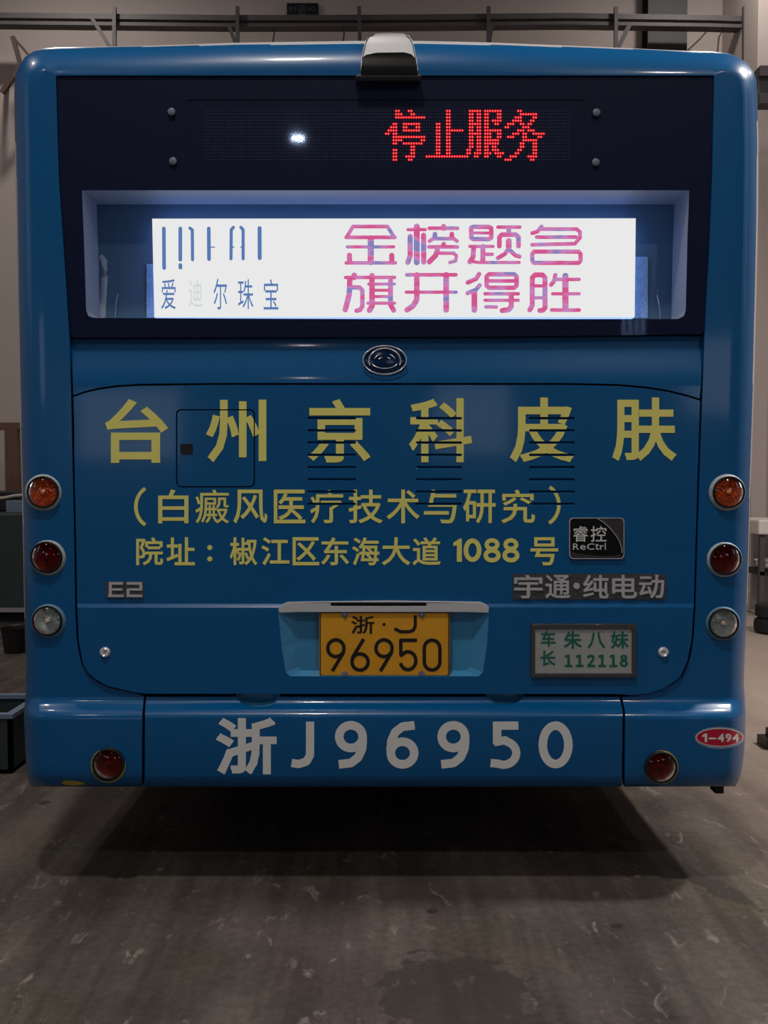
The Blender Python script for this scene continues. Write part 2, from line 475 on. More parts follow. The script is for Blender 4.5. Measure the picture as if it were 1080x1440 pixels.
def floor_material():
    m = bpy.data.materials.new('worn_concrete'); m.use_nodes = True
    nt = m.node_tree; N = nt.nodes; L = nt.links; b = N['Principled BSDF']
    tc = N.new('ShaderNodeTexCoord')

    def noise(scale, det=6, sc=(1, 1, 1), rot=0.0, dist=0.0):
        mp = N.new('ShaderNodeMapping'); mp.inputs['Scale'].default_value = sc; mp.inputs['Rotation'].default_value = (0, 0, rot)
        L.new(tc.outputs['Object'], mp.inputs[0])
        n = N.new('ShaderNodeTexNoise'); n.inputs['Scale'].default_value = scale; n.inputs['Detail'].default_value = det
        n.inputs['Distortion'].default_value = dist; n.inputs['Roughness'].default_value = 0.62
        L.new(mp.outputs[0], n.inputs['Vector']); return n.outputs['Fac']

    def ramp(src, p0, p1, c0, c1):
        r = N.new('ShaderNodeValToRGB'); r.color_ramp.elements[0].position = p0; r.color_ramp.elements[1].position = p1
        r.color_ramp.elements[0].color = c0; r.color_ramp.elements[1].color = c1; L.new(src, r.inputs[0]); return r.outputs[0]

    def mixc(f, a, bb, mode='MIX'):
        x = N.new('ShaderNodeMix'); x.data_type = 'RGBA'; x.blend_type = mode
        if hasattr(f, 'links'): L.new(f, x.inputs[0])
        else: x.inputs[0].default_value = f
        for s, i in ((a, 6), (bb, 7)):
            if hasattr(s, 'links'): L.new(s, x.inputs[i])
            else: x.inputs[i].default_value = s
        return x.outputs[2]

    def math_(op, a, bb=None, clamp=False):
        x = N.new('ShaderNodeMath'); x.operation = op; x.use_clamp = clamp
        for s, i in ((a, 0), (bb, 1)):
            if s is None: continue
            if hasattr(s, 'links'): L.new(s, x.inputs[i])
            else: x.inputs[i].default_value = s
        return x.outputs[0]
    W, K = (1, 1, 1, 1), (0, 0, 0, 1)
    base = ramp(noise(0.9, 8), 0.30, 0.72, srgb(54, 49, 46), srgb(108, 100, 93))
    base = mixc(ramp(noise(0.7, 3), 0.45, 0.7, K, (0.5, 0.5, 0.5, 1)), base, srgb(112, 95, 93))
    base = mixc(ramp(noise(1.1, 3), 0.50, 0.75, K, (0.4, 0.4, 0.4, 1)), base, srgb(108, 101, 74))
    # tyre streaks, drawn out along the driving direction
    st = ramp(noise(3.0, 6, (2.2, 0.16, 1), -0.30), 0.40, 0.60, (0.50, 0.48, 0.48, 1), W)
    base = mixc(0.9, base, st, 'MULTIPLY')
    fine = ramp(noise(38, 4), 0.30, 0.70, (0.74, 0.74, 0.74, 1), (1.16, 1.16, 1.16, 1))
    base = mixc(1.0, base, fine, 'MULTIPLY')
    # oil drops
    vo = N.new('ShaderNodeTexVoronoi'); vo.inputs['Scale'].default_value = 5.5
    mp = N.new('ShaderNodeMapping'); L.new(tc.outputs['Object'], mp.inputs[0]); L.new(mp.outputs[0], vo.inputs['Vector'])
    sep = N.new('ShaderNodeSeparateColor'); L.new(vo.outputs['Color'], sep.inputs[0])
    size = math_('MULTIPLY', math_('POWER', sep.outputs[0], 3.0), 0.20)
    drop = math_('LESS_THAN', math_('ADD', vo.outputs['Distance'], math_('MULTIPLY', noise(45, 2), 0.10)), math_('ADD', size, 0.025))
    base = mixc(math_('MULTIPLY', drop, 0.8), base, srgb(36, 31, 29))
    # pale scuffs
    sc = ramp(noise(14, 9, (1, 0.45, 1), 0.2, 0.8), 0.60, 0.68, K, (0.38, 0.38, 0.38, 1))
    base = mixc(sc, base, srgb(160, 150, 142))
    # the two damp patches, each with a ragged edge of its own
    wet = None
    for (cx, cy, rx, ry, rot) in STAINS:
        mp = N.new('ShaderNodeMapping'); mp.vector_type = 'TEXTURE'
        mp.inputs['Location'].default_value = (cx, cy, 0); mp.inputs['Rotation'].default_value = (0, 0, rot); mp.inputs['Scale'].default_value = (rx, ry, 1)
        L.new(tc.outputs['Object'], mp.inputs[0])
        ln = N.new('ShaderNodeVectorMath'); ln.operation = 'LENGTH'; L.new(mp.outputs[0], ln.inputs[0])
        d = math_('ADD', ln.outputs['Value'], math_('MULTIPLY', math_('SUBTRACT', noise(9, 9), 0.5), 2.2))
        f = ramp(d, 0.93, 1.0, W, K)
        wet = f if wet is None else mixc(1.0, wet, f, 'LIGHTEN')
    base = mixc(math_('MULTIPLY', wet, 0.72), base, srgb(56, 52, 49))
    sx = N.new('ShaderNodeSeparateXYZ'); L.new(tc.outputs['Object'], sx.inputs[0])  # lamplight on the far right floor, painted in as paler concrete
    light_pool = math_('ADD', math_('ADD', math_('MULTIPLY', sx.outputs[0], 0.30), math_('MULTIPLY', sx.outputs[1], 0.22)), math_('MULTIPLY', noise(1.3, 5), 0.9))
    base = mixc(ramp(math_('SUBTRACT', light_pool, 1.3), 0.25, 1.0, K, (0.62, 0.62, 0.62, 1)), base, srgb(186, 168, 156))
    L.new(base, b.inputs['Base Color'])
    rr = mixc(wet, ramp(noise(5, 5), 0.3, 0.7, (0.62,) * 3 + (1,), (0.8,) * 3 + (1,)), (0.5, 0.5, 0.5, 1))
    L.new(rr, b.inputs['Roughness'])
    b.inputs['Specular IOR Level'].default_value = 0.3
    bp = N.new('ShaderNodeBump'); bp.inputs['Strength'].default_value = 0.35; bp.inputs['Distance'].default_value = 0.01
    L.new(noise(60, 6), bp.inputs['Height']); L.new(bp.outputs[0], b.inputs['Normal'])
    return m


s1, s2 = PF(640, 1400), PF(960, 1225)
STAINS = [(s1.x - .0, s1.y - .02, 0.24, 0.22, -0.6), (s1.x - .10, s1.y + 0.06, 0.09, 0.08, 0), (s1.x + .12, s1.y - .16, 0.16, 0.08, -0.5), (s2.x, s2.y, 0.05, 0.34, 0.5)]
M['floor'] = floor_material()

# ground slab as a fine-free grid, walls, ceiling
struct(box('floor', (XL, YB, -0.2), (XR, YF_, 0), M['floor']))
struct(box('wall_far', (XL, YF_, 0), (XR, YF_ + .2, ZC), M['plaster']))
struct(box('wall_left', (XL - .2, YB, 0), (XL, YF_, ZC), M['plaster']))
struct(box('wall_right', (XR, YB, 0), (XR + .2, YF_, ZC), M['plaster']))
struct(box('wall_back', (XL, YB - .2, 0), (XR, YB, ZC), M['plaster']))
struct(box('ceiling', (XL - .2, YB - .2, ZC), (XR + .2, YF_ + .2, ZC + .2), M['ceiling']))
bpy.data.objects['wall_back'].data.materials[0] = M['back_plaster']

# steel column standing against the far wall
c0, c1 = P(911, 70, 12.3), P(966, 70, 12.3)
xm = (c0.x + c1.x) / 2; hw = (c1.x - c0.x) / 2
o = struct(mesh('trim_column', *join([box_vf((c0.x, 12.3, 0), (c1.x, 12.33, ZC)), box_vf((c0.x, 12.55, 0), (c1.x, 12.6, ZC)), box_vf((xm - .02, 12.33, 0), (xm + .02, 12.55, ZC))]), M['col']))
# windows in the wall behind the camera; the bus mirrors them
for i, (x, z, ww, hh) in enumerate([(5.3, 4.5, .55, .75), (-5.4, 2.6, 2.2, 1.5), (1.9, 2.7, 1.6, 1.5), (7.4, 3.6, 2.0, 1.6), (-8.4, 4.0, 1.4, 1.8)]):
    fr = struct(mesh('window_%d' % (i + 1), *join([box_vf((x - ww / 2 - .05, YB, z - hh / 2 - .05), (x + ww / 2 + .05, YB + .06, z - hh / 2)),
                                                  box_vf((x - ww / 2 - .05, YB, z + hh / 2), (x + ww / 2 + .05, YB + .06, z + hh / 2 + .05))] +
                                                 [box_vf((x - ww / 2 - .05 + k * ww / 4, YB, z - hh / 2), (x - ww / 2 + k * ww / 4, YB + .06, z + hh / 2)) for k in range(5)]), M['steel']))
    for k in range(4):
        box('pane', (x - ww / 2 + k * ww / 4, YB + .01, z - hh / 2), (x - ww / 2 + (k + 1) * ww / 4 - .05, YB + .02, z + hh / 2), M['daylight'], fr)

for i, (x, y) in enumerate([(XL, -0.6), (XL, -4.5), (XR, -1.2), (XR, -5.5)]):
    s_ = 1 if x < 0 else -1; x_, ww, z0, z1 = x + s_ * .04, 0.8, 3.6, 7.8
    fr = struct(mesh('window_%d' % (i + 6), *join([box_vf((min(x, x + s_ * .07), y - ww / 2 - .06, z0 - .06), (max(x, x + s_ * .07), y + ww / 2 + .06, z0)), box_vf((min(x, x + s_ * .07), y - ww / 2 - .06, z1), (max(x, x + s_ * .07), y + ww / 2 + .06, z1 + .06)),
                     box_vf((min(x, x + s_ * .07), y - .03, z0), (max(x, x + s_ * .07), y + .03, z1)), box_vf((min(x, x + s_ * .07), y - ww / 2 - .06, z0), (max(x, x + s_ * .07), y - ww / 2, z1)), box_vf((min(x, x + s_ * .07), y + ww / 2, z0), (max(x, x + s_ * .07), y + ww / 2 + .06, z1))]), M['steel']))
    for a_, b_ in ((y - ww / 2, y - .03), (y + .03, y + ww / 2)):
        box('pane', (min(x_, x_ + s_ * .01), a_, z0), (max(x_, x_ + s_ * .01), b_, z1), M['daylight'], fr)

# hall lamps: bell-shaped high-bay lamps
lamp_names = ['far behind the camera above the back of the hall', 'behind the camera on the right', 'right above the camera', 'behind the camera on the left',
              'to the right of the bus, unseen and hung low to brighten the floor', 'over the far right of the hall', 'over the far left of the hall', 'by the right wall', 'to the left of the bus, added to brighten its edge']
for li, ((x, y, z, pw), nm) in enumerate(zip(LAMPS, lamp_names)):
    sh = 0.55 if li == 0 else 1.0      # the far one is a smaller lamp
    t = thing('ceiling_lamp', (x, y, z), 'round bell-shaped hall lamp ' + nm, 'lamp', 'hall lamps hanging from the ceiling')
    mesh('lamp_shade', *lathe_vf([(r_ * sh, h_) for r_, h_ in ((0.09, 0.30), (0.12, 0.22), (0.26, 0.04), (0.27, 0.0), (0.25, 0.04), (0.08, 0.24))], (x, y, z), 'z', 28), M['steel'], t, smooth=True)
    mesh('lamp_glass', *lathe_vf([(r_ * sh, h_) for r_, h_ in ((0.0001, 0.02), (0.14, 0.02), (0.22, 0.03), (0.22, 0.05), (0.0001, 0.05))], (x, y, z), 'z', 24), M['lampglass'], t, smooth=True)
    mesh('lamp_rod', *tube_vf([(x, y, z + .28), (x, y, ZC)], 0.015), M['steel'], t)
    l = bpy.data.lights.new('lamp_light', 'AREA'); l.shape = 'DISK'; l.size = 0.42 * sh; l.energy = pw; l.color = LAMP_COL
    lo = bpy.data.objects.new('lamp_light', l); COL.objects.link(lo); lo.parent = t; lo.location = (0, 0, -0.02)

# =================================================================== THE BUS
bus = thing('bus', (0, D, 0), 'blue-wrapped city bus seen from behind, with yellow lettering and two lit signs', 'bus')
G = 1.4   # half width of a panel gap, in pixels

# ---- outlines measured on the rear face
innerL = [(1112, 200.5), (1000, 201.5), (980, 204), (977, 204), (974, 185), (965, 148), (954, 130), (933, 115), (900, 109), (850, 107), (780, 106), (640, 103), (540, 101), (475, 99), (350, 91), (250, 84), (107, 80)]
innerR = [(1112, 877), (1000, 878), (984, 874), (978.5, 873), (977.5, 888), (975, 915), (967, 938), (952, 958), (930, 968), (899, 974), (850, 977), (780, 979), (650, 983), (540, 987), (460, 990), (350, 996), (250, 1000), (107, 1003)]
silL = [(70, 30), (130, 20), (200, 21), (300, 22.5), (400, 24), (560, 27), (700, 31), (850, 34), (930, 36.5), (965, 36.5), (1010, 33.5), (1050, 35), (1085, 37), (1100, 40), (1106, 44)]
silR = [(120, 1064.5), (200, 1066.5), (300, 1066), (400, 1064), (560, 1060), (700, 1055), (850, 1051), (930, 1047), (960, 1046), (1005, 1049), (1050, 1047), (1080, 1044), (1096, 1040), (1106, 1034)]
topO = [(85, 66.5), (200, 64.5), (330, 60), (500, 57.5), (600, 57.5), (700, 60), (810, 64.5), (900, 68.5), (985, 72.5)]


def bump_depth(py):      # how far the bumper stands out of the rear face
    b = 0.055 * smooth01(982, 1009, py)
    if py > 1090: b -= 0.03 * ((py - 1090) / 16) ** 2
    return b


# ---- rear cap: an inverted U swept from the seam outward and round the corner
st = []
ysL = [1106, 1103, 1098, 1090, 1075, 1050, 1030, 1015, 1009, 1003, 997, 991, 985, 980.5, 976, 972, 966, 960, 952, 944, 934, 922, 910, 895, 870, 850, 820, 780, 740, 700, 650, 600, 540, 500, 476, 440, 400, 350, 300, 250, 220, 200, 170, 150, 132]
for y in ysL: st.append(((interp(innerL, y) - G, y), (interp(silL, y), y), 22))
for (x, y), (ox, oy), r in [((80 - G, 116), (20.5, 118), 24), ((80 - G, 107), (22.5, 104), 27), ((80 - G, 107), (27, 92), 30), ((80 - G, 107), (35, 80), 34), ((80 - G, 107), (47, 72), 38), ((80 - G, 107), (62, 68), 40)]:
    st.append(((x, y), (ox, oy), r))
xt = [82, 120, 160, 200, 240, 280, 330, 380, 430, 480, 503, 506, 540, 589, 592, 640, 690, 740, 790, 840, 890, 930, 965, 1002]
for x in xt: st.append(((x, 106), (x, interp(topO, x)), 40))
for (x, y), (ox, oy), r in [((1003 + G, 107), (1024, 75), 38), ((1003 + G, 107), (1040, 81), 34), ((1003 + G, 107), (1052, 90), 30), ((1003 + G, 107), (1060, 102), 27), ((1003 + G, 112), (1063.5, 114), 24)]:
    st.append(((x, y), (ox, oy), r))
for y in [y for y in ysL[::-1]]:
    st.append(((interp(innerR, y) + G, y), (interp(silR, y), y), 22))
TH = [0, 12, 24, 34, 44, 53, 60, 64, 68, 73, 79, 85, 90]
V, F, idx = [], [], []
flat = [0, 0.33, 0.66, 1.0]
NC = 1 + len(flat) + len(TH) - 1 + 2
for si, ((ix, iy), (ox, oy), r) in enumerate(st):
    Lp = math.hypot(ox - ix, oy - iy); ux, uy = (ox - ix) / Lp, (oy - iy) / Lp
    r = min(r, Lp * 0.96); rd = 0.10
    row = []
    b0 = bump_depth(iy)
    row.append(P(ix, iy, D - b0) + Vector((0, 0.03, 0)))
    for t in flat:
        px, py = ix + ux * (Lp - r) * t, iy + uy * (Lp - r) * t
        row.append(P(px, py, D - bump_depth(py)))
    for th in TH[1:]:
        a = radians(th); q = Lp - r + r * sin(a)
        px, py = ix + ux * q, iy + uy * q
        row.append(P(px, py, D - bump_depth(py) * (1 - 0.5 * th / 90) + rd * (1 - cos(a))))
    e = row[-1]
    row.append(Vector((e.x, D + 0.2, e.z))); row.append(Vector((e.x, D + 0.36, e.z)))
    V += row
for s in range(len(st) - 1):
    (ix, iy), (ox, oy), r = st[s + 1]
    for c in range(NC - 1):
        a = s * NC + c
        F.append((a, a + NC, a + NC + 1, a + 1))
        thc = TH[c - 4] if 4 <= c < 4 + len(TH) else (0 if c < 4 else 99)
        lim = 85 if oy < 930 else 200
        if oy > 110 and 190 < oy < 860: lim = 64 if 240 < oy < 600 else (68 if oy < 720 else 73)
        elif oy <= 110 and 100 < ox < 985:
            lim = 64 if 400 < ox < 720 else (68 if 300 < ox < 820 else (73 if 230 < ox < 900 else 79))
        idx.append(1 if thc >= lim else 0)
cap = mesh('rear_cap', V, F, [M['blue'], M['white_paint']], bus, smooth=True, idx=idx, recalc=False)
md = cap.modifiers.new('solid', 'SOLIDIFY'); md.thickness = 0.004; md.offset = -1

# ---- body behind the cap, white paint, domed roof
ring = [V[s * NC + NC - 1] for s in range(len(st))]
ring = [Vector((p.x * 0.999, 0, p.z)) for p in ring]
nv = len(ring); BV = []; YE = D + 7.9
for Y, k in ((D + 0.34, 1.0), (D + 3, 1.0), (YE - 0.3, 1.0), (YE, 0.93)):
    for p in ring: BV.append(Vector((p.x * k, Y, 0.35 + (p.z - 0.35) * (k + (0.012 if 0 < Y < YE - .1 and p.z > 2.5 else 0)))))
BF = []
for j in range(3):
    for s in range(nv - 1): BF.append((j * nv + s, j * nv + s + 1, (j + 1) * nv + s + 1, (j + 1) * nv + s))
BF.append(tuple(3 * nv + s for s in range(nv)))
mesh('body_shell', BV, BF, M['white_paint'], bus, smooth=True, recalc=False)
# chassis, inner bulkhead, axles and wheels
mesh('chassis', *join([box_vf((-1.15, D + 0.02, 0.36), (1.15, YE - .1, 0.44)), box_vf((-0.45, D + .5, 0.30), (-0.33, YE - .5, 0.36)), box_vf((0.33, D + .5, 0.30), (0.45, YE - .5, 0.36)),
                       box_vf((-1.02, D + 0.05, 0.44), (1.02, D + 0.11, 1.82)), box_vf((-0.95, D + 2.2, 0.42), (0.95, D + 2.32, 0.54)), box_vf((-0.95, D + 6.3, 0.42), (0.95, D + 6.42, 0.54))]), M['under'], bus)
tyre0 = None
for x in (-1.02, 1.02):
    for y in (D + 2.26, D + 6.36):
        prof = [(0.24, -0.11), (0.30, -0.13), (0.44, -0.125), (0.475, -0.09), (0.48, 0), (0.475, 0.09), (0.44, 0.125), (0.30, 0.13), (0.24, 0.11), (0.24, -0.11)]
        v, f = lathe_vf(prof, (0, 0, 0), 'y', 36); v = [Vector((p.y + x, p.x + y, p.z + 0.48)) for p in v]
        wh = mesh('wheel', v, f, M['rubber'], bus, smooth=True)
        prof = [(0.0001, -0.04), (0.08, -0.05), (0.1, -0.02), (0.2, 0.0), (0.245, -0.09), (0.245, 0.09), (0.2, 0.0)]
        v, f = lathe_vf(prof, (0, 0, 0), 'y', 24); v = [Vector((p.y * (-1 if x < 0 else -1) + x, p.x + y, p.z + 0.48)) for p in v]
        mesh('rim', v, f, M['grey_cab'], wh, smooth=True)
pbox('tow_bracket', 1006, 1104, 1018, 1116, D + 0.02, 0.05, M['under'], bus)

# ---- rear window: border, panes, signs behind it
win = [(80, 107), (1003, 107), (1000, 250), (996, 350), (990.5, 466), (985, 470), (700, 473.5), (300, 474.5), (103, 475), (99, 470), (91, 350), (84, 250)]
apert = [(115, 267.5), (969.5, 267.5), (967, 330), (964.5, 436), (962, 444), (954, 448.5), (600, 449), (131, 447), (124, 444), (121, 436), (118, 340)]
signw = rrect(262, 140, 822, 240, 4)
wb = slab('window_border', [win], [apert, signw], D + 0.006, 0.0015, M['frit'], bus)
slab('glass_pane', [win], [], D - 0.001, 0, M['glass'], bus)
# destination sign with the red diodes
sg = slab('destination_sign', [rect(190, 126, 886, 252)], [], D + 0.0078, 0.03, M['board'], bus, label='dark diode sign showing red characters')
YS = D + 0.0068
GX0, GY0, GDX, GDY = 542.8, 155.8, 3.578, 4.575
rows = {
 '停': ["0,", ],
}
CH_ = [
 (0, ["4 5 9 10", "4 5 6 10 11", "4-15", "", "3 4 7-13", "2 3 4 7 8 12 13", "1-4 7-13", "0 1 3 4", "3-15", "3-6 14 15", "3 4 7-14", "10 11", "3 4 10 11", "3 4 10 11", "3 4 8-11", "3 4 9 10"]),
 (16, ["8 9", "8 9", "8 9", "8 9", "4 5 8 9", "4 5 8 9", "4 5 8-14", "4 5 8 9", "4 5 8 9", "4 5 8 9", "4 5 8 9", "4 5 8 9", "4 5 8 9", "4 5 8 9", "0-15", ""]),
 (32, ["1-5 7-13", "1 2 4 5 7 8 12 13", "1 2 4 5 7 8 12 13", "1 2 4 5 7 8 10-13", "1-5 7 8 11 12", "1 2 4 5 7 8", "1 2 4 5 7-13", "1-5 7-9 12 13", "1 2 4 5 7-9 12 13", "1 2 4 5 7-12", "1 2 4 5 7-12", "1 2 4 5 7 8 10 11", "0 1 4 5 7 8 10-12", "0 1 3-5 7-9 11-14", "0 3 4 7 8 12 13", ""]),
 (47, ["5 6", "6-12", "4-6 11 12", "3-6 10 11", "1-3 6 7 9 10", "0 1 7-9", "5-7 9-11", "3-5 7 8 11-15", "1-3 7 8 13 14", "7-12", "6 7 11 12", "6 7 11 12", "5 6 11 12", "4 5 11 12", "2-4 9-12", "0-2 10 11"]),
]
lit = set()
for off, rws in CH_:
    for r, s in enumerate(rws):
        for tok in s.split():
            if '-' in tok:
                a, b = map(int, tok.split('-'))
                for c in range(a, b + 1): lit.add((off + c, r))
            else: lit.add((off + int(tok), r))


def dots(cells, rad, Y, n, h=0.002):
    V, F = [], []
    for c, r in cells:
        p = P(GX0 + GDX * c, GY0 + GDY * r, Y); b = len(V)
        for k in range(n): V.append(p + Vector((rad * cos(2 * pi * k / n), h * .6, rad * 1.1 * sin(2 * pi * k / n))))
        V.append(p - Vector((0, h, 0)))
        for k in range(n): F.append((b + k, b + (k + 1) % n, b + n))
    return V, F


allc = [(c, r) for c in range(-71, 73) for r in range(16)]
o = mesh('diode', *dots([q for q in allc if q not in lit], 0.0022, YS, 5), M['led_off'], sg, label='unlit diodes'); o['kind'] = 'stuff'
o = mesh('diode', *dots(sorted(lit), 0.0047, YS, 8), M['led_glow'], sg, label='diodes glowing red'); o['kind'] = 'stuff'
o = mesh('diode_chip', *dots(sorted(lit), 0.0024, YS - 0.0025, 7), M['led_core'], sg); o['kind'] = 'stuff'
for x, y in ((241, 157), (243, 226.5), (839, 158), (838, 228)):
    p = P(x, y, D - 0.001)
    mesh('window_bolt', *lathe_vf([(0.0001, -0.003), (0.006, -0.003), (0.009, -0.002), (0.0125, -0.0005), (0.0125, 0.004)], p, 'y', 18), M['bolt'], bus, smooth=True)

# reveal of the lower opening, lit by the advertising screen
DEP = 0.165
fr = [P(x, y, D + 0.012) for x, y in apert]; bk = [Vector((p.x, D + DEP, p.z)) for p in fr]
n = len(fr)
mesh('window_reveal', fr + bk, [(i, (i + 1) % n, n + (i + 1) % n, n + i) for i in range(n)], M['trim'], bus)
mesh('cabin', *box_vf((-1.12, D + DEP, 1.80), (1.12, D + 1.3, 2.60)), M['interior'], bus, recalc=False)
_c = bus.children[-1]
bm = bmesh.new(); bm.from_mesh(_c.data)
bm.faces.ensure_lookup_table()
bmesh.ops.delete(bm, geom=[f for f in bm.faces if abs(f.normal.y) > .9 and f.calc_center_median().y < 0.3], context='FACES')
bm.to_mesh(_c.data); bm.free()
# ring that closes the gap between reveal and cabin
mesh('cabin_surround', [P(60, 90, D + DEP + .002), P(1020, 90, D + DEP + .002), P(1020, 475, D + DEP + .002), P(60, 475, D + DEP + .002)] + bk,
     [], M['interior'], bus) if False else None
# backing panel of the screen with a soft moulded edge
slab('screen_backing', [rrect(158, 292, 930, 462, 10)], [], D + 0.21, 0.02, M['interior'], bus, bev=0.004)
YD = D + 0.10
scr = slab('advertising_screen', [[(214, 307.5), (894, 307), (892.5, 446), (217, 446)]], [], YD, 0.05, M['screen'], bus, sidemat=M['screen_edge'], label='white lit advertising screen')
Z = 5.684


def led(chars, ox, oy):
    for strokes in chars:
        polys = []
        for pts, wd, *cl in strokes:
            polys += stroke([(ox + x / Z, oy + y / Z) for x, y in pts], wd / Z, bool(cl))
        slab('lit_character', polys, [], YD - 0.0012, 0.0008, M['screen_red'], scr)


led([
 # 金
 [([(100, 190), (150, 105), (425, 105), (480, 190)], 30), ([(95, 192), (485, 192)], 30), ([(292, 200), (292, 390)], 50), ([(105, 268), (475, 268)], 26), ([(95, 396), (490, 396)], 28), ([(122, 335), (122, 385)], 42), ([(460, 335), (460, 385)], 42)],
 # 榜
 [([(660, 105), (660, 392)], 48), ([(590, 130), (728, 130)], 26), ([(607, 185), (607, 340), (588, 392)], 42), ([(715, 175), (715, 390)], 42), ([(760, 119), (985, 119)], 30), ([(875, 105), (875, 120)], 42),
  ([(805, 165), (805, 190)], 38), ([(940, 165), (940, 190)], 38), ([(762, 222), (790, 202), (955, 202), (982, 222)], 30), ([(875, 245), (875, 262)], 38), ([(755, 268), (985, 268)], 30), ([(825, 290), (812, 335), (760, 388)], 42), ([(845, 318), (955, 318), (978, 340), (970, 380), (925, 393)], 28)],
 # 旗
 [([(90, 512), (245, 512)], 28), ([(160, 495), (160, 512)], 46), ([(125, 525), (120, 650), (88, 770)], 44), ([(150, 592), (200, 592), (225, 615), (225, 740), (208, 772), (178, 778)], 36), ([(302, 498), (302, 740), (282, 775)], 45),
  ([(255, 512), (482, 512)], 28), ([(275, 565), (482, 565)], 24), ([(320, 615), (440, 615)], 24), ([(320, 665), (440, 665)], 24), ([(270, 718), (482, 718)], 26), ([(450, 540), (450, 730), (475, 775)], 40)],
 # 开
 [([(580, 491), (972, 491)], 30), ([(575, 630), (975, 630)], 26), ([(660, 491), (660, 690), (630, 740), (582, 772)], 44), ([(895, 491), (895, 772)], 46)],
], 470, 300)
led([
 # 题
 [([(72, 115), (90, 108), (212, 108), (232, 118), (232, 195), (212, 206), (90, 206), (72, 195)], 36, 1), ([(80, 157), (226, 157)], 24), ([(60, 264), (246, 264)], 26), ([(92, 275), (86, 350), (60, 388)], 40), ([(165, 265), (165, 378)], 40), ([(175, 328), (240, 328)], 28), ([(70, 384), (130, 393), (455, 393)], 26),
  ([(285, 110), (460, 110)], 28), ([(372, 120), (372, 150)], 38), ([(297, 262), (297, 190), (318, 170), (428, 170), (450, 190), (450, 262)], 38), ([(372, 220), (372, 270)], 46), ([(372, 280), (340, 325), (285, 358)], 34), ([(380, 295), (425, 335), (458, 345)], 34)],
 # 名
 [([(635, 105), (602, 145), (560, 158)], 32), ([(640, 126), (915, 126), (942, 150), (942, 195), (900, 243), (558, 251)], 30), ([(595, 190), (910, 190)], 30), ([(575, 306), (930, 306), (946, 325), (946, 378), (930, 396), (575, 396), (560, 378), (560, 325)], 34, 1)],
 # 得
 [([(135, 485), (112, 522), (45, 553)], 36), ([(140, 575), (108, 612), (42, 638)], 34), ([(97, 630), (97, 772)], 46), ([(195, 505), (215, 487), (415, 487), (435, 505), (435, 578), (415, 595), (215, 595), (195, 578)], 36, 1), ([(205, 540), (425, 540)], 30), ([(182, 643), (448, 643)], 28), ([(182, 695), (448, 695)], 26),
  ([(392, 655), (392, 745), (372, 770), (320, 777)], 42), ([(188, 748), (272, 748)], 28)],
 # 胜
 [([(540, 772), (560, 735), (560, 515), (582, 492), (642, 492), (662, 515), (662, 755), (645, 775), (620, 777)], 40), ([(572, 580), (650, 580)], 26), ([(572, 675), (650, 675)], 26), ([(745, 492), (735, 540), (710, 572)], 34), ([(750, 528), (935, 528)], 28), ([(825, 500), (825, 765)], 50), ([(722, 643), (935, 643)], 26), ([(715, 773), (935, 773)], 30)],
], 650, 300)
q = 5.4


def bars(lst, wd, m, name='lit_letter', parent=None, Y=None):
    polys = []
    for pts, *ww in lst: polys += stroke([(210 + x / q, 300 + y / q) for x, y in pts], (ww[0] if ww else wd) / q)
    slab(name, polys, [], Y or YD - 0.0012, 0.0008, m, parent or scr)


for l in ([([(110, 115), (112, 415)],)], [([(235, 115), (235, 352)],), ([(235, 392), (236, 412)],), ([(308, 112), (326, 125), (328, 352)], 24)], [([(451, 115), (453, 348)],), ([(465, 257), (495, 257)], 8)],
          [([(638, 106), (622, 125), (620, 345)], 24), ([(695, 106), (712, 125), (712, 345)], 24), ([(625, 257), (640, 257)], 10), ([(695, 257), (708, 257)], 10)], [([(837, 112), (838, 340)], 30)]):
    bars(l, 28, M['screen_blue'])
for ch, a, b, c, d_, m in (('爱', 90, 500, 200, 728, 'screen_blue'), ('迪', 300, 500, 402, 712, 'screen_faint'), ('尔', 487, 495, 590, 730, 'screen_blue'), ('珠', 673, 500, 790, 728, 'screen_blue'), ('宝', 868, 500, 980, 730, 'screen_blue')):
    slab('lit_character', glyph(ch, 210 + a / q, 300 + b / q, 210 + c / q, 300 + d_ / q), [], YD - 0.0012, 0.0008, M[m], scr)
# clear brackets beside the screen and loose wires
slab('screen_bracket', [rect(206, 371, 219, 447)], [], YD + 0.055, 0.004, M['acrylic'], bus)
slab('screen_bracket', [rect(889, 361, 911, 447)], [], YD + 0.055, 0.004, M['acrylic'], bus)
mesh('screen_wire', *tube_vf([P(925, 408, D + .15), P(924, 415, D + .15), P(927, 428, D + .15), P(929, 452, D + .15)], 0.0018), M['white_paint'], bus, smooth=True)
mesh('screen_wire', *tube_vf([P(166, 413, D + .15), P(163, 425, D + .15), P(162, 450, D + .15)], 0.0016), M['trim'], bus, smooth=True)
pbox('screen_socket', 168, 405, 200, 440, D + 0.19, 0.02, M['trim'], bus, 0.003)
mesh('curtain_roll', *tube_vf([P(141, 362, D + .17), P(147, 368, D + .17), P(147, 390, D + .17), P(144, 452, D + .17)], 0.014), M['trim'], bus, smooth=True)

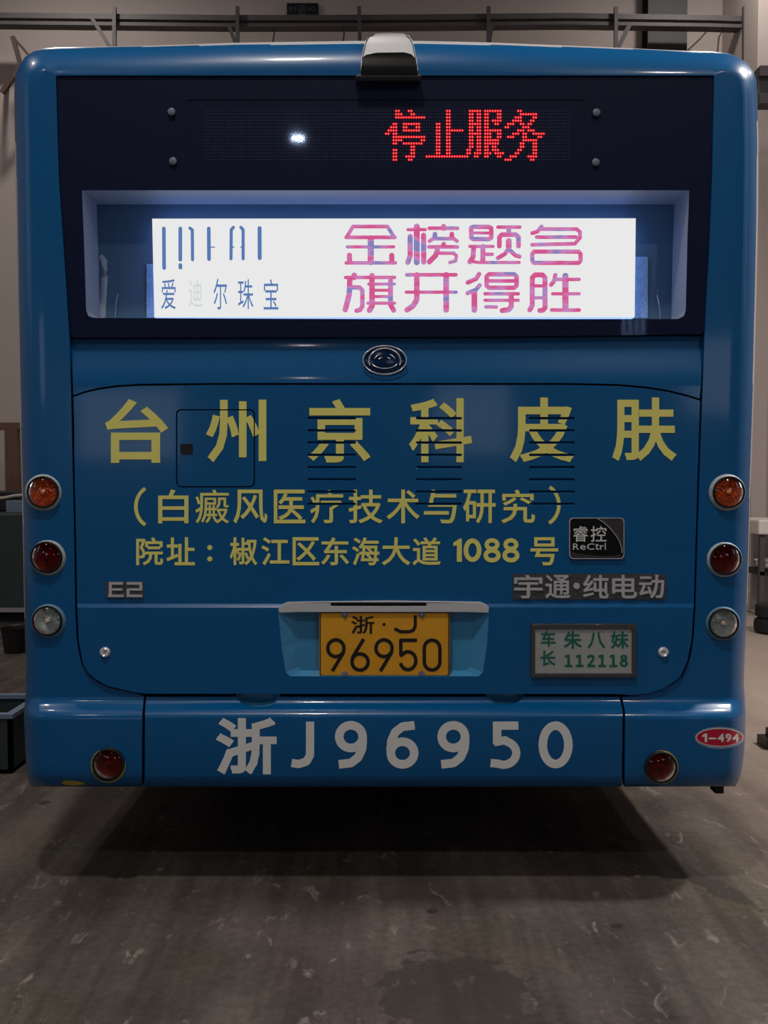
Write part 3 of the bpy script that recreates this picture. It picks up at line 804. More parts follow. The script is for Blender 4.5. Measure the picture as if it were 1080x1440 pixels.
# ---- engine door
doorL = [(y, x) for y, x in innerL if 475 <= y <= 977]
arc = [(103, 557), (120, 551), (140, 546.5), (165, 543), (200, 541), (300, 540), (540, 540), (800, 540), (870, 541.5), (910, 545), (940, 550), (965, 556), (984.5, 562)]
seamL = [(101, 557), (103, 640), (106, 780), (107, 850), (109, 900), (115, 933), (121, 945), (130, 954), (148, 965), (185, 974), (206, 976.8)]
seamR = [(984.5, 562), (983, 650), (979, 780), (977, 850), (974, 899), (968, 930), (958, 952), (938, 967), (915, 975), (888, 977.5), (872, 977.5)]
door = [(x, y + G) for x, y in arc] + [(x - G, y) for x, y in seamR[1:-1]] + [(872, 976)] + [(206, 975.5)] + [(x + G, y - .8) for x, y in seamL[::-1][1:-1]] + [(103 + G, 600)]
SLX = [(432.5, 500.5), (585, 649.5), (744, 808)]
SLY = [588, 605.2, 622.2, 639.5, 657, 674.2, 691.4, 708.5]
slots = [rrect(x0, y - 1.6, x1, y + 1.9, 1.2, 2) for x0, x1 in SLX for y in SLY]
flap = rrect(247.5, 575.5, 358.5, 685.5, 7)
flap_in = rrect(249.2, 577.2, 356.8, 683.8, 6)
flap_ring = []
nn = len(flap)
flap_ring = [[flap[i], flap[(i + 1) % nn], flap_in[(i + 1) % nn], flap_in[i]] for i in range(nn)]
recess = [(391, 857), (396, 851), (404, 847), (550, 846), (676, 847), (687, 854), (687.5, 862), (685, 905), (679, 945), (673, 951), (408, 951), (402, 945), (396, 910)]


def door_depth(px, py):
    return D - 0.010 * smooth01(849, 854.5, py)


dr = slab('engine_door', [door], slots + [flap, recess], door_depth, 0.018, M['blue'], bus, lines=[((90, 849), (1000, 849)), ((90, 851.6), (1000, 851.6)), ((90, 854.5), (1000, 854.5))], bev=0.0015)
ff = slab('filler_flap', [flap_in], [], D, 0.01, M['blue'], dr, bev=0.0012)
slab('flap_latch', [rrect(253.5, 624, 271, 638.5, 2.5)], [], D - 0.003, 0.006, M['black_plastic'], dr, bev=0.001)
# louvre blades tilting in behind each slot
for x0, x1 in SLX:
    for y in SLY:
        a, b = P(x0, y + 1.9, D), P(x1, y + 1.9, D)
        v = [a, b, b + Vector((0, 0.002, 0)), a + Vector((0, 0.002, 0))]
        u = Vector((0, 0.014, 0.010))
        v = [a + Vector((0, .001, -.001)), b + Vector((0, .001, -.001)), b + u, a + u, a + Vector((0, .003, -.002)), b + Vector((0, .003, -.002)), b + u + Vector((0, .002, -.001)), a + u + Vector((0, .002, -.001))]
        mesh('louver', v, [(0, 1, 2, 3), (4, 7, 6, 5), (0, 4, 5, 1), (1, 5, 6, 2), (2, 6, 7, 3), (3, 7, 4, 0)], M['blue'], dr)

CUTS = slots + flap_ring
YT = D - 0.0016


def vinyl(ch, x0, y0, x1, y1, bold, m, parent, Yf=YT, name='vinyl_character', cuts=()):
    cs = [c for c in cuts if not (max(p[0] for p in c) < x0 or min(p[0] for p in c) > x1 or max(p[1] for p in c) < y0 or min(p[1] for p in c) > y1)]
    return slab(name, glyph(ch, x0, y0, x1, y1, bold), cs, Yf, 0.0008, m, parent)


for ch, x0, x1, y0, y1 in (('台', 148, 236.5, 561, 651), ('州', 289.5, 374.5, 562, 650), ('京', 433, 521, 561, 650.5), ('科', 575, 664, 560, 650), ('皮', 717, 807, 559, 650), ('肤', 861, 951.5, 559, 648)):
    vinyl(ch, x0, y0, x1, y1, 0.020, M['yellow'], dr, cuts=CUTS)
for ch, x0, x1 in (('白', 222.5, 265), ('癜', 274.5, 322), ('风', 328, 376), ('医', 385, 429.5), ('疗', 436, 482.5), ('技', 490, 538), ('术', 543.5, 590), ('与', 596, 642.5), ('研', 651, 697), ('究', 705, 752.5)):
    vinyl(ch, x0, 688.5, x1, 736, 0.012 if ch != '癜' else 0.006, M['yellow'], dr, cuts=CUTS)
slab('vinyl_character', stroke(arcpts((216, 712.5), 25, 29, 118, 242, 12), 5.0, cap='flat'), [], YT, 0.0008, M['yellow'], dr)
slab('vinyl_character', stroke(arcpts((760, 710), 26, 29, -60, 62, 12), 5.0, cap='flat'), [s for s in slots if s[0][0] > 700], YT, 0.0008, M['yellow'], dr)
for ch, x0, x1 in (('院', 191.5, 229.5), ('址', 234, 274), ('椒', 323, 362), ('江', 367.5, 407), ('区', 411.5, 449), ('东', 451.5, 491), ('海', 495, 533.5), ('大', 537, 577), ('道', 580, 619.5), ('号', 746, 785)):
    vinyl(ch, x0, 755.5, x1, 795, 0.016, M['yellow'], dr)
for y in (770, 786): slab('vinyl_character', [disc((295, y), 3.6, 16)], [], YT, 0.0008, M['yellow'], dr)
# digits 1088
slab('vinyl_character', [[(646.5, 757.5), (649.5, 757.5), (649.5, 790), (642.5, 790), (642.5, 766.5), (637.5, 768), (637.5, 763)]], [], YT, .0008, M['yellow'], dr)
slab('vinyl_character', stroke(arcpts((664.5, 773.7), 9.3, 13.3, 0, 360, 28)[:-1], 6.6, True), [], YT, .0008, M['yellow'], dr)
for cx in (692, 718.5):
    slab('vinyl_character', stroke(arcpts((cx, 765.8), 7.6, 6.0, 0, 360, 20)[:-1], 6.0, True) + stroke(arcpts((cx, 781), 9.0, 6.9, 0, 360, 20)[:-1], 6.2, True), [], YT, .0008, M['yellow'], dr)

# locks on the lower corners of the door
for x, y in ((148, 917), (932.5, 917)):
    p = P(x, y, D - 0.010)
    mesh('door_lock', *lathe_vf([(0.0001, -0.002), (0.006, -0.002), (0.007, -0.006), (0.012, -0.010), (0.017, -0.006), (0.018, 0.0), (0.018, 0.004)], p, 'y', 24), M['chrome'], dr, smooth=True)

# chrome badges
YC = D - 0.008
for ch, x0, x1 in (('宇', 723, 763), ('通', 767, 802), ('纯', 820, 856), ('电', 861, 896), ('动', 899, 934)):
    o = slab('chrome_character', glyph(ch, x0, 808.5, x1, 841.5, 0.012), [], YC, 0.008, M['chrome'], dr, bev=0.0015)
slab('chrome_character', [disc((811, 824), 4.5, 14)], [], YC, 0.008, M['chrome'], dr)
slab('badge_backing', [rrect(721, 807, 937, 843, 2)], [], D - 0.0025, 0.003, M['dim_chrome'], dr)
bl = stroke([(153, 820.5), (173, 820.5)], 3.4, cap='flat') + stroke([(155, 829), (172, 829)], 3, cap='flat') + stroke([(152, 838), (174, 838)], 3.2, cap='flat') + stroke([(155, 819), (155, 839)], 4, cap='flat')
bl2 = stroke([(178, 820.5), (199, 820.5)], 3.4, cap='flat') + stroke([(198, 819), (198, 830)], 4, cap='flat') + stroke([(178, 829), (199, 829)], 3, cap='flat') + stroke([(178, 838), (200, 838)], 3.2, cap='flat') + stroke([(180, 829), (180, 839)], 4, cap='flat')
slab('chrome_character', bl, [], YC, 0.008, M['chrome'], dr)
slab('chrome_character', bl2, [], YC, 0.008, M['chrome'], dr)
slab('badge_backing', [rrect(149, 817.5, 202, 841, 1.5)], [], D - 0.0025, 0.003, M['dim_chrome'], dr)

bd = slab('control_badge', [rrect(800.5, 728, 878, 786, 6)], [], D - 0.006, 0.006, M['badge_black'], bus, bev=0.0015, label='black badge with a silver rim')
slab('badge_rim', [rrect(800.5, 728, 878, 786, 6)], [rrect(801.6, 729.1, 877, 784.9, 5.5)], D - 0.008, 0.004, M['chrome'], bd)
s = 10.8
sw = [(790 + x / s, 720 + y / s) for x, y in ((560, 105), (640, 150), (720, 225), (800, 320), (860, 410), (905, 520), (920, 600), (935, 600), (935, 150), (915, 112))]
slab('badge_panel', [sw], [], D - 0.0072, 0.001, M['badge_grey'], bd)
sw = [(790 + x / s, 720 + y / s) for x, y in ((132, 600), (250, 632), (400, 652), (600, 666), (780, 668), (900, 640), (905, 660), (880, 690), (170, 690), (135, 665))]
slab('badge_panel', [sw], [], D - 0.0072, 0.001, M['badge_grey'], bd)
slab('badge_line', stroke([(790 + x / s, 720 + y / s) for x, y in ((540, 95), (640, 160), (730, 240), (820, 350), (870, 430), (905, 530), (915, 620))], 0.9), [], D - 0.0085, 0.001, M['chrome'], bd)
for ch, a, b in (('睿', 172, 402), ('控', 440, 680)):
    slab('badge_character', glyph(ch, 790 + a / s, 720 + 215 / s, 790 + b / s, 720 + 452 / s, 0.004), [], D - 0.0078, 0.002, M['pale'], bd)
for ch, a, b, t in (('R', 172, 262, 478), ('e', 280, 365, 505), ('C', 385, 495, 478), ('t', 508, 568, 482), ('r', 582, 640, 505), ('l', 655, 668, 472)):
    slab('badge_character', glyph(ch, 790 + a / s, 720 + t / s, 790 + b / s, 720 + 573 / s, 0.0), [], D - 0.0078, 0.002, M['pale'], bd)

# ---- licence plate recess, light strip and plate
YR = D + 0.022
rin = [(425, 868), (430, 864), (650, 864), (655, 868), (655, 940), (650, 944), (430, 944), (425, 940)]
pts_o = [P(x, y, door_depth(x, y)) for x, y in recess]
inner = [(418, 872), (422, 868), (428, 866), (550, 866), (654, 866), (662, 868), (665, 874), (664, 905), (660, 938), (656, 943), (424, 943), (420, 938), (418, 905)]
pts_i = [P(x, y, YR) for x, y in inner]
nr = len(recess)
faces = [(i, (i + 1) % nr, nr + (i + 1) % nr, nr + i) for i in range(nr)] + [tuple(nr + i for i in range(nr))]
pr = mesh('plate_recess', pts_o + pts_i, faces, M['film'], bus, smooth=False)
slab('recess_hood', [[(391, 857), (396, 851), (404, 847), (550, 845), (676, 847), (683, 850), (688, 854), (687, 862), (655, 861), (420, 861), (393, 862)]], [rrect(465, 847.6, 600, 852.6, 2)], D - 0.014, 0.02, M['white_paint'], pr, bev=0.002)
slab('hood_slot', [rrect(464, 847, 601, 853.5, 2)], [], D - 0.004, 0.004, M['gap'], pr)
YP = D - 0.006
pl = slab('license_plate', [rrect(449, 860, 632.3, 951.5, 3)], [], YP, 0.004, M['plate'], bus, bev=0.0008)
slab('plate_border', [rrect(449.6, 860.6, 631.7, 950.9, 3)], [rrect(451, 862, 630.3, 949.5, 2.4)], YP - 0.0014, 0.001, M['plate_ink'], pl)
k = 4.909


def pk(lst): return [(430 + x / k, 850 + y / k) for x, y in lst]


vinyl('浙', 430 + 312 / k, 850 + 78 / k, 430 + 474 / k, 850 + 202 / k, 0.014, M['plate_ink'], pl, YP - 0.0012, 'plate_character')
slab('plate_character', [disc((540, 878), 2.2)], [], YP - .0012, .001, M['plate_ink'], pl)
WS = 24 / k
for strokes_ in ([stroke(pk([(756, 75), (756, 150), (742, 178), (715, 188), (655, 188), (612, 166)]), 22 / k, cap='flat')],
                 [stroke(pk(arcpts((208, 302), 56, 58, 0, 360, 26)[:-1]), WS, True), stroke(pk([(264, 310), (258, 335), (183, 460)]), WS, cap='flat')],
                 [stroke(pk(arcpts((375, 397), 56, 56, 0, 360, 26)[:-1]), WS, True), stroke(pk([(318, 390), (326, 360), (400, 238)]), WS, cap='flat')],
                 [stroke(pk(arcpts((540, 302), 56, 58, 0, 360, 26)[:-1]), WS, True), stroke(pk([(595, 310), (590, 335), (515, 460)]), WS, cap='flat')],
                 [stroke(pk([(768, 247), (656, 247), (656, 352)]), WS, cap='flat') + stroke(pk([(650, 352)] + arcpts((706, 388), 54, 62, -140, 165, 22)), WS, cap='flat')],
                 [stroke(pk(arcpts((872, 302), 54, 56, 180, 360, 14) + arcpts((872, 396), 54, 56, 0, 180, 14)), WS, True)]):
    slab('plate_character', [p for st_ in strokes_ for p in st_], [], YP - .0012, .001, M['plate_ink'], pl)
for x, y in ((485, 864), (593, 864), (485, 948.5), (593, 948)):
    p = P(x, y, YP)
    mesh('plate_bolt', *lathe_vf([(0.0001, -0.006), (0.006, -0.006), (0.007, -0.003), (0.0115, -0.002), (0.0115, 0.001)], p, 'y', 14), M['bolt'], pl, smooth=True)

# ---- driver name plate
YN = D - 0.022
nf = slab('name_sign', [rect(747, 877.5, 895, 953)], [rect(752.5, 884.5, 889, 947)], YN, 0.014, M['dim_chrome'], bus, bev=0.002, label='grey framed name sign')
slab('sign_card', [rect(752, 884, 889.5, 947.5)], [], YN + 0.006, 0.004, M['sign_white'], nf)
k2 = 6.75; YQ = YN + 0.0048
for ch, a, b, c, d_ in (('车', 138, 115, 278, 264), ('朱', 358, 118, 527, 284), ('八', 582, 128, 750, 282), ('妹', 802, 120, 972, 284), ('长', 135, 302, 278, 447)):
    vinyl(ch, 740 + a / k2, 870 + b / k2, 740 + c / k2, 870 + d_ / k2, 0.020, M['green_ink'], nf, YQ, 'sign_character')
n2 = lambda l: [(740 + x / k2, 870 + y / k2) for x, y in l]
for x in (403, 508, 722, 828):
    slab('sign_character', [n2([(x - 10, 342), (x + 12, 342), (x + 12, 438), (x + 37, 438), (x + 37, 458), (x - 37, 458), (x - 37, 438), (x - 12, 438), (x - 12, 366), (x - 36, 368), (x - 36, 350)])], [], YQ, .001, M['green_ink'], nf)
slab('sign_character', stroke(n2([(588, 362), (610, 352), (632, 356), (640, 378), (626, 402), (592, 446)]), 22 / k2) + [n2([(580, 438), (656, 438), (656, 458), (580, 458)])], [], YQ, .001, M['green_ink'], nf)
slab('sign_character', stroke(n2(arcpts((927, 370), 23, 19, 0, 360, 16)[:-1]), 20 / k2, True) + stroke(n2(arcpts((927, 424), 28, 24, 0, 360, 18)[:-1]), 20 / k2, True), [], YQ, .001, M['green_ink'], nf)

# ---- panel above the door with the emblem
ep = [(100.5, 477), (104, 476.8), (300, 476.5), (700, 475.5), (984, 472.5), (988, 474), (987.3 - G, 540), (983.5, 560)] + [(x, y - G) for x, y in arc[::-1]]


def panel_depth(px, py): return D + 0.028 * (1 - smooth01(474, 545, py))


mp_ = slab('emblem_panel', [ep], [], panel_depth, 0.012, M['blue'], bus, lines=[((90, y), (1000, y)) for y in (480, 490, 500, 510, 520, 530, 538, 541, 545, 552)], smooth=True)
cE = P(541, 507, D + 0.006)
em = mesh('maker_emblem', *lathe_vf([(0.0001, -0.010), (0.055, -0.010), (0.068, -0.006), (0.073, 0.004), (0.073, 0.010)], cE, 'y', 48, 1, 0.66), M['blue_black'], bus, smooth=True)


def ell_tube(a0, a1, rx, rz, cz, r, n=30):
    return tube_vf([cE + Vector((rx * cos(radians(a0 + (a1 - a0) * i / n)), -0.011, cz + rz * sin(radians(a0 + (a1 - a0) * i / n)))) for i in range(n + 1)], r, 8)


mesh('emblem_ring', *ell_tube(0, 360, 0.0725, 0.0475, 0, 0.0022, 60), M['chrome'], em, smooth=True)
mesh('emblem_arc', *ell_tube(-20, 200, 0.053, 0.042, -0.003, 0.0026), M['chrome'], em, smooth=True)
for a0, a1, rx, rz in ((20, 62, 0.036, 0.026), (118, 160, 0.036, 0.026), (30, 70, 0.022, 0.014), (110, 150, 0.022, 0.014), (200, 340, 0.045, 0.024)):
    mesh('emblem_arc', *ell_tube(a0, a1, rx, rz, -0.004, 0.0016, 12), M['chrome'], em, smooth=True)

# ---- bumper centre with two finger recesses
bump_poly = [(205.5, 980), (871.5, 980), (875.5, 1000), (874.5, 1106), (203.5, 1106), (204, 1000)]
notch = [disc((363, 975), 31, 40, 21), disc((710, 974), 27, 40, 18)]
rws = [983, 987, 991, 995, 999, 1003, 1007, 1010, 1090, 1095, 1100, 1103]
bumper = slab('bumper', [bump_poly], notch, lambda px, py: D - bump_depth(py), 0.02, M['blue'], bus, lines=[((150, y), (950, y)) for y in rws], smooth=True)
for cx, cy, rx, ry in ((363, 975, 31, 21), (710, 974, 27, 18)):
    V_, F_ = [], []
    nA, nR = 24, 6
    for j in range(nR + 1):
        rr_ = 1 - j / nR
        for i in range(nA + 1):
            a = pi * i / nA
            x, y = cx + rx * rr_ * cos(a), cy + ry * rr_ * sin(a)
            V_.append(P(x, y, D - bump_depth(y) + 0.045 * sqrt(max(0, 1 - rr_ ** 2)) + 0.002))
    for j in range(nR):
        for i in range(nA):
            a = j * (nA + 1) + i; F_.append((a, a + 1, a + nA + 2, a + nA + 1))
    mesh('finger_recess', V_, F_, M['film'], bumper, smooth=True, recalc=False)
YBm = lambda px, py: D - bump_depth(py) - 0.0012
vinyl('浙', 303.5, 1009, 389, 1089, 0.030, M['pale'], bumper, YBm)
YBf = D - 0.0562
slab('vinyl_character', stroke([(436, 1015), (436, 1062), (431, 1071), (420, 1074.5), (410, 1073)], 11.5, cap='flat'), [], YBf, .0008, M['pale'], bumper)


def nine(cx, flip):
    ring_ = arcpts((0, -11.5), 16.5, 16, 0, 360, 28)[:-1]
    tail = [(16.8, -8), (15.5, 6), (10, 18), (0, 25.5), (-17, 27.5)]
    pp = stroke(ring_, 12, True) + stroke(tail, 12, cap='flat')
    sgn = -1 if flip else 1
    return [[(cx + sgn * x, 1047.5 + sgn * y) for x, y in p] for p in pp]


slab('vinyl_character', nine(493.5, False), [], YBf, .0008, M['pale'], bumper)
slab('vinyl_character', nine(566, True), [], YBf, .0008, M['pale'], bumper)
slab('vinyl_character', nine(637.5, False), [], YBf, .0008, M['pale'], bumper)
slab('vinyl_character', stroke([(729, 1020.5), (699, 1020.5), (699, 1046)], 11.5, cap='flat') + stroke([(695, 1044), (710, 1041)] + arcpts((708, 1059), 18, 16.5, -70, 115, 16) + [(690, 1073)], 11.5, cap='flat') + [rect(693.2, 1014.8, 705, 1047)], [], YBf, .0008, M['pale'], bumper)
slab('vinyl_character', stroke(arcpts((781.3, 1047.5), 18, 27, 0, 360, 36)[:-1], 12, True), [], YBf, .0008, M['pale'], bumper)

# ---- round lamps on the pillars
def lampset(name, x, y, col, lens, rim, rpx=22.5, Y0=D, ringw=3.4, offs=(0, 0)):
    R = rpx / 417.0; Y0 -= 0.009
    c = P(x, y, Y0)
    root = mesh(name, *lathe_vf([(R, 0.05), (R * 1.0, -0.004), (R * .97, -0.007), (R * .90, -0.007), (R * .885, 0.0), (R * 0.885, 0.0075), (0.0001, 0.0080)], c, 'y', 40), M['housing'], bus, smooth=True)
    co = P(x + offs[0], y + offs[1], Y0)
    RR = R + ringw / 417.0
    v, f = lathe_vf([(RR + .002, 0.050), (RR, 0.0075), (RR - .002, 0.0045), (R + .001, 0.0), (R - .001, 0.0)], co, 'y', 40)
    mesh('sealant_ring', v, f, rim, root, smooth=True)
    prof = [(R * .87, -0.001)]
    for i in range(1, 9):      # stepped rings of the reflector
        q0 = R * .87 * (1 - i / 9.0)
        prof += [(q0 + R * .05, 0.0020 + 0.005 * (1 - (1 - i / 9) ** 2)), (q0, -0.0004 + 0.005 * (1 - (1 - i / 9) ** 2))]
    prof.append((0.0001, 0.006))
    mesh('reflector', *lathe_vf(prof, c, 'y', 36), col, root, smooth=False)
    mesh('bulb', *lathe_vf([(0.0001, -0.006), (R * .10, -0.005), (R * .16, 0.0), (R * .15, 0.004), (R * .1, 0.006)], c, 'y', 16), M['red'] if 'red' in lens.name else M['bulb'], root, smooth=True)
    mesh('lens', *lathe_vf([(R * .88, -0.005), (R * .7, -0.010), (R * .4, -0.0135), (R * .2, -0.0145), (0.0001, -0.015)], c, 'y', 36), lens, root, smooth=True)
    return root


for side, xs in (('left', (60.5, 65, 66.5)), ('right', (1025, 1020.5, 1017.5))):
    off = (-1, 0.8) if side == 'left' else (-1, 0.6)
    lampset('turn_signal', xs[0], 692, M['amber'], M['lens_amber'], M['bezel'], 22.5, offs=off)
    lampset('brake_lamp', xs[1], 783.5 if side == 'left' else 786.5, M['red'], M['lens_red'], M['bezel'], 22.3, offs=(1.2, 1.2) if side == 'left' else (-.4, .8), ringw=2.8)
    lampset('reversing_lamp', xs[2], 873 if side == 'left' else 876.5, M['clear'], M['lens_clear'], M['bezel_blue'], 21.5, offs=(0.6, 1.2), ringw=3.0)
lampset('fog_lamp', 152.5, 1074.5, M['red'], M['lens_red'], M['bezel_yellow'], 22.5, D - .053, 2.0, offs=(-1.2, 2.8))
lampset('fog_lamp', 929.5, 1079, M['red'], M['lens_red'], M['bezel_yellow'], 22.5, D - .053, 1.2, offs=(1.2, 0.6))

slab('paint_chip', [[(86, 1100), (92, 1097.5), (104, 1098), (116, 1100), (121, 1103), (104, 1104.5), (90, 1103.5)]], [], lambda px, py: D - bump_depth(py) - .0015, 0, M['bezel_yellow'], bus)
# ---- fleet number sticker, following the rounded corner
def cap_depth(px, py, lift=0.0012):
    sl = interp(silR, py); q = px - (sl - 22)
    th = math.asin(max(0, min(0.995, q / 22)))
    return D - bump_depth(py) * (1 - 0.5 * th / (pi / 2)) + 0.10 * (1 - cos(th)) - lift


def YKf(k): return lambda px, py: cap_depth(px, py, 0.0008 + 0.0009 * k)


KL = [((x, 1000), (x, 1080)) for x in range(1020, 1048, 2)]
sk = slab('number_sticker', [disc((1012, 1037.5), 35, 48, 15.5)], [], YKf(0), 0.0, M['sticker_rim'], bus, lines=KL, label='crimson oval sticker with fleet number')
slab('sticker_face', [disc((1012, 1037), 33.2, 48, 12.6)], [], YKf(1), 0, M['sticker_red'], sk, lines=KL)
slab('sticker_line', stroke(disc((1012, 1037), 32.8, 48, 12.4), 0.9, True), [], YKf(2), 0, M['pale'], sk, lines=KL)
slab('sticker_character', [[(991.8, 1031.5), (994.4, 1031.5), (994.4, 1043.5), (991, 1043.5), (991, 1035.6), (987.6, 1036.6), (987.6, 1034)]], [], YKf(2), 0, M['pale'], sk)
for ch, a, b in (('4', 1009, 1018.5), ('9', 1020, 1028.5), ('4', 1029.5, 1039.5)):
    slab('sticker_character', glyph(ch, a, 1031.5, b, 1043.5, 0.030), [], YKf(2), 0, M['pale'], sk, lines=KL)
slab('sticker_character', [rect(997, 1037.2, 1007, 1039.6)], [], YKf(2), 0, M['pale'], sk)

# ---- camera pod on the roof edge
pod = [(507, 99), (509, 78), (513, 60), (518, 51.5), (527, 47.5), (545, 46.3), (566, 46.8), (575, 50), (580, 57), (585, 78), (588, 99)]
pd = slab('roof_pod', [pod], [], lambda px, py: D + 0.045 - 0.06 * smooth01(46, 100, py), 0.3, M['white_paint'], bus, lines=[((490, y), (610, y)) for y in (50, 56, 62, 68, 74, 80, 86, 92)], smooth=True, label='light grey roof pod')
slab('pod_window', [[(508, 104), (508.5, 90), (510, 80.5), (515, 77), (530, 74), (568, 73.5), (578, 76), (584, 81.5), (586.5, 92), (587, 104)]], [], lambda px, py: D - 0.022 - 0.012 * smooth01(74, 100, py), 0.02, M['badge_black'], pd, lines=[((490, y), (610, y)) for y in (78, 84, 90, 96)], smooth=True)
slab('pod_edge', stroke([(508, 98), (510, 80), (514.5, 60), (519, 51), (526, 48.5)], 1.2), [], lambda px, py: D + 0.043 - 0.06 * smooth01(46, 100, py), 0, M['gap'], pd)
slab('pod_edge', stroke([(586.5, 98), (584, 80), (579.5, 60), (575.5, 53), (571, 49.5)], 1.2), [], lambda px, py: D + 0.043 - 0.06 * smooth01(46, 100, py), 0, M['gap'], pd)
slab('pod_base', [[(505, 103.5), (590, 103.5), (593, 108), (499, 108)]], [], D - 0.03, 0.04, M['steel'], pd, bev=0.002)

# =================================================================== BACKGROUND THINGS
YBM = 11.9
# overhead rail on brackets
t = thing('overhead_rail', P(540, 60, YBM), 'grey steel rail on brackets running along the far wall above the bus', 'rail')
pts = [(-260, 15), (0, 17.5), (150, 19), (320, 21), (540, 20.5), (800, 18), (1000, 21), (1080, 23.5), (1340, 27)]
V_, F_ = [], []
for px, py in pts:
    a, b = P(px, py, YBM), P(px, py + 16.5, YBM)
    h = a.z - b.z
    for dy, dz in ((0, 0), (0, -h * .45), (0.05, -h * .55), (0.05, -h * .62), (0, -h * .7), (0, -h), (0.14, -h), (0.14, 0)):
        V_.append(a + Vector((0, dy, dz)))
for i in range(len(pts) - 1):
    for j in range(8): F_.append((i * 8 + j, i * 8 + (j + 1) % 8, (i + 1) * 8 + (j + 1) % 8, (i + 1) * 8 + j))
mesh('rail_beam', V_, F_, M['steel'], t)


def pbar(name, a, b, wpx, Y0, Y1, m, par, label=None):
    p0, p1 = P(a[0], a[1], Y0), P(b[0], b[1], Y1)
    return mesh(name, *beam_vf(p0, p1, wpx * Y0 / FPX, wpx * Y0 / FPX), m, par, label=label)


for x, lean in ((161, 0), (334, 0), (507, -2), (687, 0), (866, 0), (1047, 0)):
    pbar('bracket_post', (x + lean, 10), (x, 110), 5.0, YBM - .05, YBM - .05, M['steel'], t)
    pbar('bracket_arm', (x, 106), (x + 1, 104), 5.0, YBM - .05, YF_ + .1, M['steel'], t)
for a, b, wd in (((129, 25), (158, 72), 5), ((322, 36), (333, 66), 5), ((692, 35), (687, 66), 5), ((886, 33), (868, 70), 6), ((1078, 34), (1048, 80), 6.5)):
    pbar('bracket_brace', a, b, wd, YBM - .02, YBM - .02, M['steel'], t)
for a, b, wd in (((18, 52), (29, 92), 5.5), ((20, 54), (44, 82), 3.5), ((30, 92), (3, 131), 6)):
    pbar('bracket_brace', a, b, wd, YBM, YBM, M['rust'], t, label='rusty bent brace')
pbar('bracket_arm', (5, 128), (10, 124), 5, YBM, YF_ + .1, M['rust'], t, label='rusty arm fixed to the wall')
for l in ([(388, 36), (385, 50), (383, 64)], [(482, 36), (484, 48), (482, 62)], [(997, 40), (985, 54), (968, 70)], [(1018, 40), (1011, 52), (1009, 72)], [(900, 37), (940, 38.5), (985, 38), (1040, 39.5), (1080, 38)]):
    mesh('hanging_cable', *tube_vf([P(x, y, YBM + .06) for x, y in l], 0.012, 6), M['cable'], t, smooth=True)

# exit sign on the far wall
Yx = YF_ - 0.06
a, b = P(403, 4, Yx), P(447.5, 21, Yx)
es = box('exit_sign', (a.x, Yx, b.z - .05), (b.x, YF_, a.z), M['sign_dark'], None, 0.008)
tag(es, 'small dark unlit emergency exit sign on the wall above the steel rail', 'sign')
for ch, x0, x1 in (('安', 406, 411.5), ('全', 412.5, 417.5), ('出', 432, 437), ('口', 438.5, 443.5)):
    slab('sign_character', glyph(ch, x0, 9, x1, 15, 0.0), [], Yx - .004, .003, M['sign_ink'], es)
slab('sign_pictogram', stroke([(420.5, 8), (429, 8), (429, 20), (420.5, 20)], .8, True), [], Yx - .004, .003, M['sign_ink'], es)
slab('sign_pictogram', [disc((425.5, 10), 1.1, 10)] + stroke([(425, 12), (424.2, 15), (426.5, 18)], .9) + stroke([(424.2, 15), (422, 17.5)], .9) + stroke([(422.5, 13.5), (425, 12.2), (427.6, 13.6)], .8), [], Yx - .004, .003, M['sign_ink'], es)

# ---- left side: door frame, tool cabinet, dark machine
Y = 10.6
def fbox(px0, px1, ptop, Y, dep):     # box standing on the floor, measured by its sides and top
    a, b = P(px0, ptop, Y), P(px1, ptop, Y)
    return (a.x, Y, 0.0), (b.x, Y + dep, a.z)


t = thing('wooden_post', (P(14, 700, 10.0).x, 10.0, 0), 'tall brown wooden post with a crosspiece at the left edge of the photo', 'post')
lo, hi = fbox(6, 24, 604, 10.0, .12)
box('upright', lo, hi, M['wood'], t, 0.004)
lo2, hi2 = P(-120, 604, 10.0), P(50, 594, 10.0)
box('crosspiece', (lo2.x, 10.0, lo2.z), (hi2.x, 10.12, hi2.z), M['wood'], t, 0.004)
lo, hi = fbox(25, 70, 606, 11.2, .5)
t = thing('wall_cabinet', ((lo[0] + hi[0]) / 2, 11.4, 0), 'pale grey tall cabinet behind the wooden post at the left edge', 'cabinet')
z1 = P(30, 665, 11.2).z
box('cabinet_body', (lo[0], lo[1], z1), hi, M['grey_cab'], t, 0.01)
box('cabinet_base', (lo[0] + .02, lo[1] + .02, 0), (hi[0], hi[1], z1), M['black_plastic'], t)
lo, hi = fbox(-140, 75, 722, 8.6, 1.2)
t = thing('machine', ((lo[0] + hi[0]) / 2, 9.0, 0), 'low dark green workshop machine left of the bus with a pale blue panel', 'machine')
a = PF(0, 880)
box('machine_body', (lo[0], lo[1], 0.12), hi, M['dark_green'], t, 0.02)
box('machine_skirt', (lo[0] + .05, lo[1] + .06, 0), (hi[0] - .05, hi[1], 0.12), M['under'], t)
box('machine_rail', (lo[0] - .02, lo[1] - .03, 0.11), (hi[0], lo[1] + .02, 0.15), M['grey_cab'], t)
a, b = P(8, 722, 8.75), P(60, 704, 8.75)
box('machine_panel', (a.x, 8.75, hi[2]), (b.x, 8.9, b.z), M['pale_blue'], t, 0.01, label='pale blue panel')
a, b = P(-100, 722, 9.3), P(40, 690, 9.3)
box('machine_top', (a.x, 9.1, hi[2]), (b.x, 9.5, b.z), M['black_plastic'], t, 0.02)
